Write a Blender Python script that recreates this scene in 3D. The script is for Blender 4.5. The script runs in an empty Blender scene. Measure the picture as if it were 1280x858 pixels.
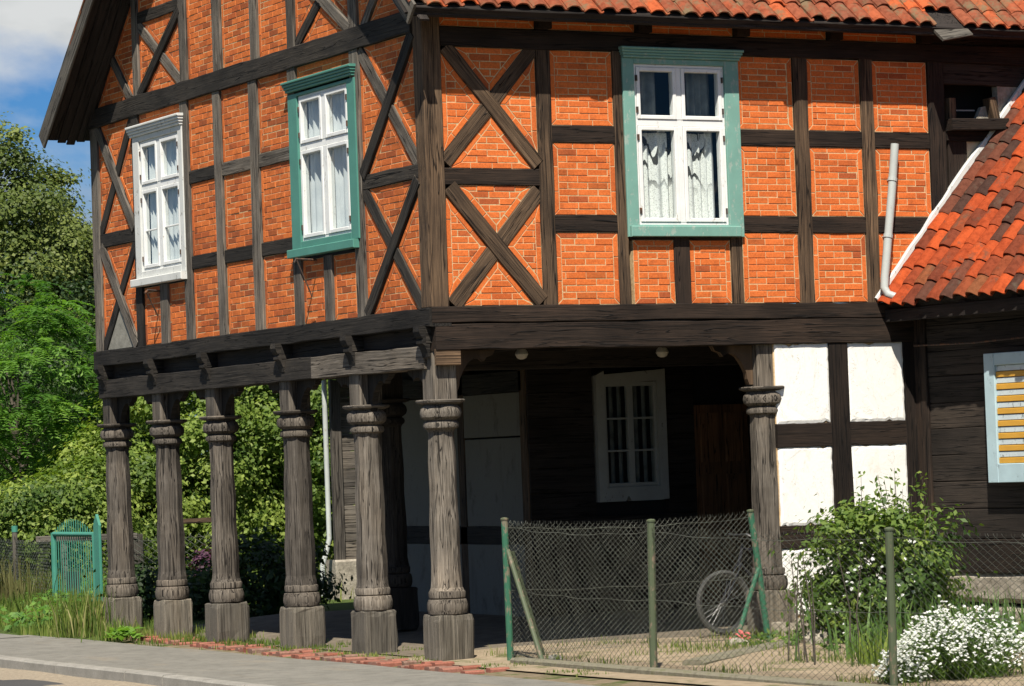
import bpy, math, random
import numpy as np
from mathutils import Vector, Matrix

random.seed(7)
RNG = np.random.default_rng(7)
R = math.radians
scene = bpy.context.scene
COL = scene.collection

# ------------------------------------------------------------------ camera, sky, sun, exposure
YAW, PITCH, ROLL = R(28.613), R(2.113), R(-2.100)
d0 = Vector((math.sin(YAW), math.cos(YAW), 0)); r0 = Vector((math.cos(YAW), -math.sin(YAW), 0)); u0 = Vector((0, 0, 1))
dv = d0 * math.cos(PITCH) + u0 * math.sin(PITCH)
uv = -d0 * math.sin(PITCH) + u0 * math.cos(PITCH)
rv = r0 * math.cos(ROLL) + uv * math.sin(ROLL)
uu = -r0 * math.sin(ROLL) + uv * math.cos(ROLL)
cam = bpy.data.cameras.new('camera')
cam.sensor_width = 36; cam.lens = 111.61; cam.clip_start = 0.5; cam.clip_end = 3000
camo = bpy.data.objects.new('camera', cam); COL.objects.link(camo)
CAM = Vector((-14.611, -28.441, 2.0105))
camo.matrix_world = Matrix(((rv.x, uu.x, -dv.x, CAM.x), (rv.y, uu.y, -dv.y, CAM.y), (rv.z, uu.z, -dv.z, CAM.z), (0, 0, 0, 1)))
scene.camera = camo

SUN = Vector((-0.64, -1.0, 1.69)).normalized()
world = bpy.data.worlds.new('World'); scene.world = world; world.use_nodes = True
wt = world.node_tree; wt.nodes.clear()
def wn(t, **k):
    n = wt.nodes.new(t)
    for a, b in k.items(): setattr(n, a, b)
    return n
w_out = wn('ShaderNodeOutputWorld'); w_bg = wn('ShaderNodeBackground'); w_sky = wn('ShaderNodeTexSky')
w_sky.sky_type = 'NISHITA'; w_sky.sun_disc = False
w_sky.sun_elevation = math.asin(SUN.z); w_sky.sun_rotation = math.atan2(SUN.x, SUN.y) % (2 * math.pi)
w_sky.air_density = 1.0; w_sky.dust_density = 0.2; w_sky.ozone_density = 3.0
w_tc = wn('ShaderNodeTexCoord'); w_map = wn('ShaderNodeMapping'); w_map.inputs['Scale'].default_value = (1, 1, 2.2)
w_map.inputs['Location'].default_value = (1.76, 0.84, 0.026)
w_no = wn('ShaderNodeTexNoise'); w_no.inputs['Scale'].default_value = 5.2; w_no.inputs['Detail'].default_value = 9; w_no.inputs['Roughness'].default_value = 0.52
w_no.inputs['Distortion'].default_value = 0.25
w_rp = wn('ShaderNodeValToRGB'); w_rp.color_ramp.elements[0].position = 0.47; w_rp.color_ramp.elements[1].position = 0.59
w_no2 = wn('ShaderNodeTexNoise'); w_no2.inputs['Scale'].default_value = 11; w_no2.inputs['Detail'].default_value = 6
w_rp2 = wn('ShaderNodeValToRGB')
w_rp2.color_ramp.elements[0].position = 0.35; w_rp2.color_ramp.elements[0].color = (3.6, 4.0, 4.3, 1)
w_rp2.color_ramp.elements[1].position = 0.65; w_rp2.color_ramp.elements[1].color = (8.6, 8.8, 8.8, 1)
w_mx = wn('ShaderNodeMix', data_type='RGBA')
L = wt.links.new
L(w_tc.outputs['Generated'], w_map.inputs['Vector']); L(w_map.outputs[0], w_no.inputs['Vector']); L(w_map.outputs[0], w_no2.inputs['Vector'])
L(w_no.outputs['Fac'], w_rp.inputs['Fac']); L(w_no2.outputs['Fac'], w_rp2.inputs['Fac'])
L(w_rp.outputs['Color'], w_mx.inputs[0]); w_tint = wn('ShaderNodeMix', data_type='RGBA', blend_type='MULTIPLY'); w_tint.inputs[0].default_value = 1; w_tint.inputs[7].default_value = (.29, .61, 1.0, 1)
L(w_sky.outputs['Color'], w_tint.inputs[6]); L(w_tint.outputs[2], w_mx.inputs[6]); L(w_rp2.outputs['Color'], w_mx.inputs[7])
L(w_mx.outputs[2], w_bg.inputs['Color']); w_bg.inputs['Strength'].default_value = 0.05
L(w_bg.outputs[0], w_out.inputs[0])
sl = bpy.data.lights.new('sun', 'SUN'); sl.energy = 5.0; sl.angle = R(0.5); sl.color = (1.0, 0.93, 0.82)
so = bpy.data.objects.new('sun', sl); COL.objects.link(so); so.rotation_euler = SUN.to_track_quat('Z', 'Y').to_euler(); so.location = (0, -20, 30)
scene.view_settings.view_transform = 'Standard'; scene.view_settings.look = 'None'
scene.view_settings.exposure = 0.7; scene.view_settings.gamma = 1.0; scene.view_settings.use_curve_mapping = False
scene.cycles.max_bounces = 6; scene.cycles.diffuse_bounces = 3; scene.cycles.glossy_bounces = 3
scene.cycles.transparent_max_bounces = 12; scene.cycles.use_denoising = True; scene.cycles.caustics_reflective = False; scene.cycles.caustics_refractive = False

# ------------------------------------------------------------------ materials
class NT:
    def __init__(s, name):
        s.m = bpy.data.materials.new(name); s.m.use_nodes = True; s.t = s.m.node_tree; s.t.nodes.clear()
        s.out = s.n('ShaderNodeOutputMaterial'); s.p = s.n('ShaderNodeBsdfPrincipled'); s.l(s.p.outputs[0], s.out.inputs[0])
    def n(s, t, **k):
        x = s.t.nodes.new(t)
        for a, b in k.items(): setattr(x, a, b)
        return x
    def l(s, a, b): s.t.links.new(a, b)
    def attr(s, nm): return s.n('ShaderNodeAttribute', attribute_name=nm)
    def vec(s, src, scale):
        x = s.n('ShaderNodeMapping'); x.inputs['Scale'].default_value = scale; s.l(src, x.inputs['Vector']); return x.outputs[0]
    def noise(s, src, scale, detail=4, rough=.55, dist=0):
        x = s.n('ShaderNodeTexNoise'); x.inputs['Scale'].default_value = scale; x.inputs['Detail'].default_value = detail
        x.inputs['Roughness'].default_value = rough; x.inputs['Distortion'].default_value = dist
        if src: s.l(src, x.inputs['Vector'])
        return x.outputs['Fac']
    def ramp(s, src, stops, mode='LINEAR'):
        x = s.n('ShaderNodeValToRGB'); cr = x.color_ramp; cr.interpolation = mode
        while len(cr.elements) < len(stops): cr.elements.new(0.5)
        for e, (p, c) in zip(cr.elements, stops):
            e.position = p; e.color = (c[0], c[1], c[2], 1) if hasattr(c, '__len__') else (c, c, c, 1)
        s.l(src, x.inputs['Fac']); return x.outputs['Color']
    def mix(s, fac, a, b, mode='MIX'):
        x = s.n('ShaderNodeMix', data_type='RGBA', blend_type=mode)
        for v, i in ((fac, 0), (a, 6), (b, 7)):
            if hasattr(v, 'links') or hasattr(v, 'is_linked'): s.l(v, x.inputs[i])
            elif i == 0: x.inputs[0].default_value = v
            else: x.inputs[i].default_value = (v[0], v[1], v[2], 1)
        return x.outputs[2]
    def math(s, op, a, b=0.0):
        x = s.n('ShaderNodeMath', operation=op)
        for v, i in ((a, 0), (b, 1)):
            if hasattr(v, 'is_linked'): s.l(v, x.inputs[i])
            else: x.inputs[i].default_value = v
        return x.outputs[0]
    def rnd(s):
        a = s.attr('bv').outputs['Fac']; o = s.n('ShaderNodeObjectInfo').outputs['Random']
        return s.math('FRACT', s.math('ADD', a, o))
    def bump(s, h, strength=.4, dist=.01):
        b = s.n('ShaderNodeBump'); b.inputs['Strength'].default_value = strength; b.inputs['Distance'].default_value = dist
        s.l(h, b.inputs['Height']); s.l(b.outputs[0], s.p.inputs['Normal'])
    def pos(s): return s.n('ShaderNodeNewGeometry').outputs['Position']
    def done(s, col=None, rough=.8, spec=.3):
        if col is not None:
            if hasattr(col, 'is_linked'): s.l(col, s.p.inputs['Base Color'])
            else: s.p.inputs['Base Color'].default_value = (*col, 1)
        if hasattr(rough, 'is_linked'): s.l(rough, s.p.inputs['Roughness'])
        else: s.p.inputs['Roughness'].default_value = rough
        s.p.inputs['Specular IOR Level'].default_value = spec
        return s.m
M = {}
def wood(name, dark, mid, light, crack=.5, knots=True):
    t = NT(name); g = t.attr('gc').outputs['Vector']
    grain = t.noise(t.vec(g, (2.2, 85, 85)), 1.0, 7, .72, .5)
    blot = t.noise(t.vec(g, (1.1, 4, 4)), 1.4, 5, .6, .4)
    c1 = t.ramp(grain, [(.28, dark), (.5, mid), (.72, light)])
    c2 = t.mix(t.ramp(blot, [(.35, 0.0), (.72, .75)]), c1, t.mix(.5, c1, light))
    rv_ = t.ramp(t.rnd(), [(0, (.72, .72, .72)), (1, (1.22, 1.2, 1.16))])
    c3 = t.mix(1.0, c2, rv_, 'MULTIPLY')
    ck = t.noise(t.vec(g, (.8, 34, 34)), 1.0, 3, .55, .9)
    ckm = t.ramp(ck, [(.30, 0.0), (.345, 1.0)])
    c4 = t.mix(crack, c3, t.mix(1.0, c3, ckm, 'MULTIPLY'))
    sp = t.noise(t.vec(g, (.45, 15, 15)), 1.0, 3, .5, 1.2)            # long drying splits
    spm = t.ramp(t.math('ABSOLUTE', t.math('SUBTRACT', sp, .5)), [(.006, .12), (.02, 1.0)])
    c4 = t.mix(1.0, c4, spm, 'MULTIPLY')
    ty = t.noise(t.vec(g, (.9, 1.5, 1.5)), 1.0, 4, .6)               # damp and bleached lengths
    c4 = t.mix(1.0, c4, t.ramp(ty, [(.32, (.55, .54, .53)), (.5, (1, 1, 1)), (.7, (1.35, 1.3, 1.24))]), 'MULTIPLY')
    h = t.math('ADD', t.math('MULTIPLY', grain, .5), t.math('ADD', t.math('MULTIPLY', ckm, .6), spm))
    t.bump(h, .65, .014)
    M[name] = t.done(c4, .82, .25)
wood('wood_dark', (.007, .005, .004), (.016, .011, .008), (.048, .031, .022))
wood('wood_brown', (.018, .012, .008), (.058, .038, .024), (.19, .125, .075))
wood('wood_grey', (.026, .022, .018), (.082, .071, .060), (.22, .20, .17))
wood('wood_black', (.007, .006, .006), (.018, .016, .014), (.060, .052, .043))
wood('wood_column', (.024, .020, .016), (.072, .062, .051), (.22, .195, .165), .9)
wood('wood_column_pale', (.032, .026, .021), (.105, .090, .073), (.29, .26, .22), .9)
wood('wood_plinth', (.06, .053, .042), (.14, .125, .10), (.24, .22, .185), .85)
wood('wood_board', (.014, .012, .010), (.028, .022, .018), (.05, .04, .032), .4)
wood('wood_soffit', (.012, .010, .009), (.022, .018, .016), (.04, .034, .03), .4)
wood('wood_barge', (.05, .046, .04), (.10, .092, .08), (.17, .155, .13), .6)
wood('wood_door', (.07, .034, .016), (.15, .075, .035), (.21, .11, .052), .3)

def brickmat(name, stops, pale):
    t = NT(name); g = t.pos(); r_ = t.rnd()
    base = t.ramp(r_, stops)
    sp = t.noise(g, 45, 5, .7); bl = t.noise(g, 9, 4, .6)
    c = t.mix(1.0, base, t.ramp(sp, [(.25, (.62, .58, .55)), (.55, (1, 1, 1)), (.8, (1.2, 1.18, 1.15))]), 'MULTIPLY')
    c = t.mix(t.ramp(bl, [(.52, 0.0), (.72, pale)]), c, (.10, .035, .02))
    soot = t.noise(t.vec(g, (1, 1, .55)), 2.3, 6, .65)
    c = t.mix(1.0, c, t.ramp(soot, [(.28, (.72, .69, .67)), (.44, (1, 1, 1)), (.8, (1.06, 1.06, 1.06))]), 'MULTIPLY')
    t.bump(t.math('ADD', sp, t.math('MULTIPLY', t.noise(g, 120, 3), .5)), .5, .004)
    M[name] = t.done(c, .88, .2)
brickmat('brick', [(0, (.46, .115, .028)), (.03, (.36, .085, .028)), (.06, (.56, .132, .030)), (.6, (.65, .160, .038)), (.92, (.60, .145, .032)), (1, (.47, .105, .026))], .28)
brickmat('brick_gable', [(0, (.44, .115, .030)), (.12, (.30, .080, .028)), (.24, (.54, .138, .034)), (.7, (.64, .172, .042)), (.9, (.48, .115, .032)), (1, (.34, .090, .030))], .4)
brickmat('brick_worn', [(0, (.24, .085, .055)), (.5, (.29, .12, .085)), (1, (.20, .13, .10))], .6)
t = NT('mortar'); c = t.ramp(t.noise(t.pos(), 25, 5, .7), [(.3, (.38, .24, .12)), (.55, (.56, .40, .22)), (.8, (.66, .51, .32))]); t.bump(t.noise(t.pos(), 90, 3), .5, .004); M['mortar'] = t.done(c, .92, .1)
t = NT('render_grey'); c = t.ramp(t.noise(t.pos(), 9, 6, .7), [(.3, (.17, .165, .14)), (.7, (.30, .29, .25))]); t.bump(t.noise(t.pos(), 40, 4), .6, .006); M['render_grey'] = t.done(c, .92, .1)
def plaster(name, a, b, dirt):
    t = NT(name); g = t.pos(); n1 = t.noise(t.vec(g, (1, 1, .6)), 3.5, 8, .68); n2 = t.noise(g, 28, 5, .6)
    c = t.ramp(n1, [(.25, b), (.42, a), (1, a)])
    ck = t.noise(t.vec(g, (1.6, 1.6, .8)), 1.7, 6, .6, 1.4)
    ckl = t.math('ABSOLUTE', t.math('SUBTRACT', ck, .5))
    c = t.mix(t.ramp(ckl, [(0, .7), (.0035, 0.0)]), c, dirt)
    st = t.noise(t.vec(g, (3, 3, .5)), 1.6, 6, .65); c = t.mix(t.ramp(st, [(.58, 0.0), (.75, .55)]), c, b)
    t.bump(t.math('ADD', n2, n1), .3, .008); M[name] = t.done(c, .9, .1)
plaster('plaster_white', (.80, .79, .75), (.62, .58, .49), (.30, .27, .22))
plaster('plaster_shaded', (.17, .168, .15), (.085, .080, .068), (.1, .095, .08))  # grimy white plaster, its colour also darkened to carry the porch shade
plaster('plaster_yellow', (.55, .47, .32), (.42, .35, .22), (.25, .2, .14))
def paint(name, col, wear, rough=.55, amt=.62):
    t = NT(name); g = t.pos(); n = t.noise(t.vec(g, (1, 1, .5)), 16, 7, .72)
    c = t.ramp(t.noise(g, 5, 4), [(.3, tuple(x * .86 for x in col)), (.7, col)])
    w = t.ramp(n, [(amt, 0.0), (amt + .06, 1.0)])
    t.bump(t.math('MULTIPLY', w, -1.0), .35, .003); M[name] = t.done(t.mix(w, c, wear), rough, .35)
paint('paint_white', (.76, .77, .75), (.34, .31, .26), .55, .61)
paint('paint_white_old', (.62, .63, .60), (.16, .15, .13), .6, .60)
paint('paint_white_shaded', (.36, .37, .34), (.12, .115, .10), .6, .62)  # old white paint with the porch shade mixed into a darker colour
paint('paint_teal', (.075, .235, .185), (.16, .25, .21), .5, .66)
paint('paint_teal_pale', (.17, .34, .285), (.27, .36, .31), .6, .56)
paint('paint_green_post', (.035, .13, .075), (.16, .145, .10), .55, .52)
paint('paint_green_post_old', (.075, .095, .052), (.17, .13, .09), .6, .55)
paint('paint_gate', (.06, .24, .175), (.12, .19, .14), .5, .62)
paint('paint_shutter', (.42, .56, .60), (.22, .28, .30), .55, .60)
paint('paint_slat', (.62, .33, .045), (.40, .22, .05), .5, .68)
paint('paint_slat_pale', (.56, .64, .66), (.25, .29, .30), .55, .57)
paint('zinc_pipe', (.42, .45, .43), (.30, .27, .21), .4, .60)
paint('iron', (.05, .035, .028), (.13, .06, .03), .7, .5)
t = NT('wire'); c = t.ramp(t.noise(t.pos(), 6, 4), [(.35, (.065, .068, .055)), (.65, (.14, .15, .122))]); t.p.inputs['Metallic'].default_value = .3; M['wire'] = t.done(c, .5, .5)
t = NT('chrome'); t.p.inputs['Metallic'].default_value = .9; M['chrome'] = t.done((.16, .16, .16), .4)
t = NT('rubber'); M['rubber'] = t.done((.05, .05, .048), .7)
t = NT('bike_paint'); M['bike_paint'] = t.done((.015, .015, .02), .4)
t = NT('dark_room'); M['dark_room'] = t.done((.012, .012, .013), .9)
t = NT('dark_cloth'); M['dark_cloth'] = t.done(t.ramp(t.noise(t.pos(), 6, 3), [(.3, (.12, .128, .12)), (.7, (.24, .25, .235))]), .9)
t = NT('cream_ceramic'); M['cream_ceramic'] = t.done((.34, .32, .28), .5)
def tilemat(name, stops, lichen, amt):
    t = NT(name); g = t.pos(); r_ = t.rnd(); base = t.ramp(r_, stops)
    n = t.noise(g, 14, 6, .7); n2 = t.noise(g, 5, 6, .7); n3 = t.noise(g, 60, 4)
    c = t.mix(1.0, base, t.ramp(n, [(.28, (.55, .5, .48)), (.55, (1, 1, 1)), (.8, (1.15, 1.1, 1.05))]), 'MULTIPLY')
    c = t.mix(t.ramp(n2, [(amt, 0.0), (amt + .13, .8)]), c, lichen)
    t.bump(t.math('ADD', n, n3), .6, .008); M[name] = t.done(c, .9, .1)
tilemat('tile_wing', [(0, (.14, .036, .019)), (.12, (.17, .042, .020)), (.26, (.31, .055, .018)), (.55, (.40, .072, .020)), (.8, (.31, .055, .018)), (.93, (.22, .052, .022)), (1, (.18, .08, .035))], (.085, .06, .04), .56)
tilemat('tile_dark', [(0, (.05, .028, .022)), (.5, (.085, .038, .026)), (1, (.16, .05, .028))], (.09, .07, .05), .56)
tilemat('tile_main', [(0, (.17, .06, .034)), (.4, (.28, .072, .033)), (.62, (.20, .07, .04)), (.9, (.46, .10, .032)), (1, (.17, .085, .045))], (.14, .12, .07), .50)
t = NT('stone'); c = t.ramp(t.noise(t.pos(), 7, 6, .7), [(.3, (.17, .15, .12)), (.7, (.42, .38, .31))]); t.bump(t.noise(t.pos(), 20, 5), .7, .02); M['stone'] = t.done(c, .9, .2)
t = NT('concrete'); n = t.noise(t.pos(), 4, 7, .7); n2 = t.noise(t.pos(), 60, 4, .7)
c = t.mix(1.0, t.ramp(n, [(.3, (.21, .20, .175)), (.7, (.31, .295, .26))]), t.ramp(n2, [(.3, (.82, .82, .82)), (.7, (1.1, 1.1, 1.1))]), 'MULTIPLY'); t.bump(n2, .3, .004); M['concrete'] = t.done(c, .9, .2)
t = NT('concrete_mossy'); g = t.pos(); c = t.ramp(t.noise(g, 9, 6, .7), [(.3, (.10, .095, .065)), (.5, (.19, .175, .13)), (.7, (.12, .125, .06))]); t.bump(t.noise(g, 30, 5), .7, .015); M['concrete_mossy'] = t.done(c, .95, .1)
t = NT('pavement'); g = t.pos(); n = t.noise(g, 1.3, 7, .68); n2 = t.noise(g, 70, 4, .7); st = t.noise(t.vec(g, (1, .35, 1)), 2.2, 6, .6)
c = t.ramp(n, [(.3, (.155, .150, .130)), (.7, (.215, .205, .178))])
c = t.mix(1.0, c, t.ramp(n2, [(.3, (.8, .8, .8)), (.7, (1.1, 1.1, 1.1))]), 'MULTIPLY')
c = t.mix(t.ramp(st, [(.56, 0.0), (.72, .6)]), c, (.23, .195, .145))
dk = t.noise(g, 5.5, 8, .72); c = t.mix(1.0, c, t.ramp(dk, [(.32, (.70, .69, .67)), (.5, (1, 1, 1)), (.75, (1.12, 1.11, 1.08))]), 'MULTIPLY')
t.bump(t.math('ADD', n2, t.math('MULTIPLY', dk, .8)), .45, .006); M['pavement'] = t.done(c, .9, .2)
t = NT('asphalt'); g = t.pos(); c = t.ramp(t.noise(g, 80, 4, .8), [(.3, (.035, .035, .036)), (.7, (.085, .083, .08))])
c = t.mix(t.ramp(t.noise(g, .9, 5), [(.4, 0.0), (.8, .35)]), c, (.12, .115, .10)); t.bump(t.noise(g, 110, 3), .6, .006); M['asphalt'] = t.done(c, .88, .25)
t = NT('grit'); g = t.pos(); c = t.ramp(t.noise(g, 22, 6, .8), [(.3, (.17, .14, .105)), (.7, (.34, .29, .215))]); t.bump(t.noise(g, 60, 4), .7, .012); M['grit'] = t.done(c, .95, .1)
t = NT('ground'); g = t.pos()
soil = t.ramp(t.noise(g, 5, 8, .75), [(.3, (.13, .10, .065)), (.7, (.25, .20, .135))])
grs = t.ramp(t.noise(g, 30, 5, .7), [(.3, (.035, .055, .014)), (.7, (.085, .12, .03))])
# lawn and field away from the house, bare trodden soil close round it
sx = t.n('ShaderNodeSeparateXYZ'); t.l(g, sx.inputs[0])
far = t.ramp(t.math('ADD', t.math('MULTIPLY', sx.outputs['Y'], .1), t.math('MULTIPLY', t.noise(g, 1.1, 5), .5)), [(.95, 0.0), (1.15, 1.0)])
patch = t.ramp(t.noise(g, 2.1, 7, .7), [(.50, 0.0), (.60, .85)])
c = t.mix(t.math('MAXIMUM', far, patch), soil, grs); t.bump(t.noise(g, 35, 6, .7), .8, .02); M['ground'] = t.done(c, .95, .1)
t = NT('garden_soil'); g = t.pos()
soil = t.ramp(t.noise(g, 6, 8, .75), [(.3, (.21, .165, .11)), (.7, (.37, .30, .21))])
patch = t.ramp(t.noise(g, 2.3, 7, .72), [(.54, 0.0), (.64, .8)])
c = t.mix(patch, soil, (.075, .095, .028)); t.bump(t.noise(g, 40, 6, .7), .8, .02); M['garden_soil'] = t.done(c, .95, .1)
t = NT('porch_earth'); g = t.pos(); c = t.ramp(t.noise(g, 6, 7, .7), [(.3, (.10, .085, .065)), (.7, (.19, .16, .12))]); t.bump(t.noise(g, 30, 5), .6, .015); M['porch_earth'] = t.done(c, .95, .1)

def leafmat(name, stops, trans=.3, tcol=None):
    t = NT(name); c = t.ramp(t.attr('bv').outputs['Fac'], stops)
    t.l(c, t.p.inputs['Base Color']); t.p.inputs['Roughness'].default_value = .55; t.p.inputs['Specular IOR Level'].default_value = .3
    tr = t.n('ShaderNodeBsdfTranslucent'); t.l(t.mix(1.0, c, (1.5, 1.6, .7), 'MULTIPLY'), tr.inputs['Color'])
    mx = t.n('ShaderNodeMixShader'); mx.inputs[0].default_value = trans
    t.l(t.p.outputs[0], mx.inputs[1]); t.l(tr.outputs[0], mx.inputs[2]); t.l(mx.outputs[0], t.out.inputs[0]); M[name] = t.m
leafmat('leaf_lime', [(0, (.030, .052, .010)), (.5, (.080, .115, .022)), (1, (.17, .205, .05))])
leafmat('leaf_robinia', [(0, (.034, .095, .014)), (.5, (.09, .20, .03)), (1, (.19, .33, .06))], .42)
leafmat('leaf_pale', [(0, (.048, .092, .014)), (.5, (.13, .195, .031)), (1, (.265, .33, .07))], .38)
leafmat('leaf_dark', [(0, (.014, .032, .009)), (.6, (.032, .062, .016)), (1, (.06, .10, .025))])
leafmat('leaf_bush', [(0, (.03, .065, .014)), (.5, (.085, .15, .028)), (1, (.22, .29, .06))], .38)
leafmat('leaf_grass', [(0, (.06, .11, .02)), (.5, (.14, .20, .035)), (.8, (.23, .26, .07)), (1, (.34, .30, .14))], .35)
leafmat('leaf_iris', [(0, (.05, .12, .03)), (1, (.14, .23, .06))], .35)
leafmat('leaf_purple', [(0, (.03, .012, .022)), (1, (.10, .04, .075))], .2)
leafmat('leaf_reed', [(0, (.08, .07, .03)), (1, (.17, .17, .06))], .3)
leafmat('petal_white', [(0, (.40, .42, .40)), (1, (.72, .73, .70))], .2)
leafmat('petal_pink', [(0, (.45, .09, .09)), (1, (.6, .2, .18))], .2)
t = NT('bark'); c = t.ramp(t.noise(t.vec(t.pos(), (6, 6, 1.2)), 2, 5), [(.3, (.045, .038, .03)), (.7, (.13, .11, .09))]); M['bark'] = t.done(c, .9, .1)
# window glass: clear, with a sky reflection
t = NT('glass'); t.t.nodes.remove(t.p); tr = t.n('ShaderNodeBsdfTransparent'); tr.inputs[0].default_value = (.86, .9, .9, 1)
gl = t.n('ShaderNodeBsdfGlossy'); gl.inputs['Roughness'].default_value = .03
fr = t.n('ShaderNodeLayerWeight'); fr.inputs['Blend'].default_value = .5
bp = t.n('ShaderNodeBump'); bp.inputs['Strength'].default_value = .12; bp.inputs['Distance'].default_value = .02; t.l(t.noise(t.pos(), 3.5, 2), bp.inputs['Height']); t.l(bp.outputs[0], gl.inputs['Normal'])
mx = t.n('ShaderNodeMixShader'); t.l(t.math('ADD', t.math('MULTIPLY', t.math('POWER', fr.outputs['Facing'], 4.0), .8), .035), mx.inputs[0]); t.l(tr.outputs[0], mx.inputs[1]); t.l(gl.outputs[0], mx.inputs[2]); t.l(mx.outputs[0], t.out.inputs[0]); M['glass'] = t.m
t = NT('lace'); g = t.pos(); sx = t.n('ShaderNodeSeparateXYZ'); t.l(g, sx.inputs[0])
wv = t.math('SINE', t.math('ADD', t.math('MULTIPLY', sx.outputs['Z'], 21.0), t.math('MULTIPLY', t.noise(t.vec(g, (1, 1, .35)), 5.0, 3), 22.0)))
shadow_band = t.math('MULTIPLY', t.ramp(wv, [(.55, 0.0), (.62, 1.0)]), t.ramp(t.math('SUBTRACT', sx.outputs['Z'], 4.75), [(0.0, 0.0), (.2, 1.0)]))  # wavy see-through bands imitate the sash shadows falling on the curtain
net = t.ramp(t.noise(g, 70, 3, .8), [(.36, .55), (.5, 1.0)])
pat = t.math('MULTIPLY', net, t.math('SUBTRACT', 1.0, t.math('MULTIPLY', shadow_band, .92)))
tr = t.n('ShaderNodeBsdfTransparent'); mx = t.n('ShaderNodeMixShader'); t.p.inputs['Base Color'].default_value = (.78, .78, .74, 1); t.p.inputs['Roughness'].default_value = .9
t.l(pat, mx.inputs[0]); t.l(tr.outputs[0], mx.inputs[1]); t.l(t.p.outputs[0], mx.inputs[2]); t.l(mx.outputs[0], t.out.inputs[0]); M['lace'] = t.m
t = NT('curtain_cloth'); M['curtain_cloth'] = t.done(t.ramp(t.noise(t.pos(), 4, 3), [(.3, (.58, .60, .60)), (.7, (.74, .75, .74))]), .95)

# ------------------------------------------------------------------ helpers
def tag(o, label=None, cat=None, group=None, kind=None):
    if label: o['label'] = label
    if cat: o['category'] = cat
    if group: o['group'] = group
    if kind: o['kind'] = kind
    return o
def link(o, parent=None):
    COL.objects.link(o)
    if parent is not None:
        o.parent = parent
        q, off = parent, Vector((0, 0, 0))
        while q is not None: off += q.location; q = q.parent
        o.location = -off
    return o
def empty(name, loc, label=None, cat=None, group=None, parent=None):
    o = bpy.data.objects.new(name, None); o.empty_display_size = .2; COL.objects.link(o); o.location = loc
    if parent is not None: o.parent = parent
    return tag(o, label, cat, group)
class MB:
    def __init__(s): s.v = []; s.f = []; s.g = []; s.b = []
    def add(s, v, f, g=None, b=None):
        n = len(s.v); s.v += [tuple(x) for x in v]; s.f += [tuple(i + n for i in q) for q in f]
        s.g += [tuple(x) for x in g] if g is not None else [tuple(x) for x in v]
        bb = random.random() if b is None else b
        s.b += [bb] * len(v); return s
    def mesh(s, name, mat, smooth=False):
        me = bpy.data.meshes.new(name); me.from_pydata(s.v, [], s.f); me.materials.append(M[mat])
        a = me.attributes.new('gc', 'FLOAT_VECTOR', 'POINT'); a.data.foreach_set('vector', np.array(s.g, np.float32).ravel())
        a = me.attributes.new('bv', 'FLOAT', 'POINT'); a.data.foreach_set('value', np.array(s.b, np.float32))
        if smooth: me.shade_smooth(); me.set_sharp_from_angle(angle=R(38))
        me.update(); return me
    def build(s, name, mat, parent=None, smooth=False, kind=None):
        o = bpy.data.objects.new(name, s.mesh(name, mat, smooth)); link(o, parent)
        if kind: o['kind'] = kind
        return o
def FF(u, d, z): return Vector((u, -d, z))
def GG(u, d, z): return Vector((-d, u, z))
def area(p): return .5 * sum(p[i][0] * p[(i + 1) % len(p)][1] - p[(i + 1) % len(p)][0] * p[i][1] for i in range(len(p)))
def clip(poly, a, b, c):            # keep a*u+b*z+c >= 0
    out = []
    for i in range(len(poly)):
        p, q = poly[i], poly[(i + 1) % len(poly)]
        dp, dq = a * p[0] + b * p[1] + c, a * q[0] + b * q[1] + c
        if dp >= 0: out.append(p)
        if (dp > 0 > dq) or (dp < 0 < dq):
            k = dp / (dp - dq); out.append((p[0] + (q[0] - p[0]) * k, p[1] + (q[1] - p[1]) * k))
    r_ = []
    for p in out:
        if not r_ or math.hypot(p[0] - r_[-1][0], p[1] - r_[-1][1]) > 1e-4: r_.append(p)
    if len(r_) > 1 and math.hypot(r_[0][0] - r_[-1][0], r_[0][1] - r_[-1][1]) < 1e-4: r_.pop()
    return r_ if len(r_) > 2 else []
def edges(poly):
    for i in range(len(poly)):
        p, q = poly[i], poly[(i + 1) % len(poly)]; l = math.hypot(q[0] - p[0], q[1] - p[1])
        if l < 1e-6: continue
        n = (-(q[1] - p[1]) / l, (q[0] - p[0]) / l)     # inward for CCW
        yield p, q, l, n, -(n[0] * p[0] + n[1] * p[1])
def inset(poly, w):
    out = list(poly)
    for p, q, l, n, c in edges(poly):
        out = clip(out, n[0], n[1], c - w)
        if not out: return []
    return out
def prism(mb, poly, dback, dfront, FR, ch=.004, b=None, jit=0, gdir=None):
    if area(poly) < 0: poly = poly[::-1]
    inn = inset(poly, ch) if ch else poly
    if len(inn) != len(poly): inn = [(p[0], p[1]) for p in poly]; ch = 0
    # inset keeps the order but may start elsewhere: match by nearest
    if ch:
        k = min(range(len(inn)), key=lambda i: math.hypot(inn[i][0] - poly[0][0], inn[i][1] - poly[0][1])); inn = inn[k:] + inn[:k]
    n = len(poly); J = [random.uniform(-jit, jit) for _ in range(n)]
    v = [FR(p[0], dback, p[1]) for p in poly] + [FR(p[0], dfront - ch + J[i], p[1]) for i, p in enumerate(poly)] + [FR(p[0], dfront + J[i], p[1]) for i, p in enumerate(inn)]
    f = [tuple(range(2 * n, 3 * n))]
    for i in range(n):
        j = (i + 1) % n
        f += [(i, j, n + j, n + i), (n + i, n + j, 2 * n + j, 2 * n + i)]
    if FR is GG: f = [q[::-1] for q in f]
    mb.add(v, f, b=b)
def rect(u0, u1, z0, z1): return [(u0, z0), (u1, z0), (u1, z1), (u0, z1)]
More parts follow.
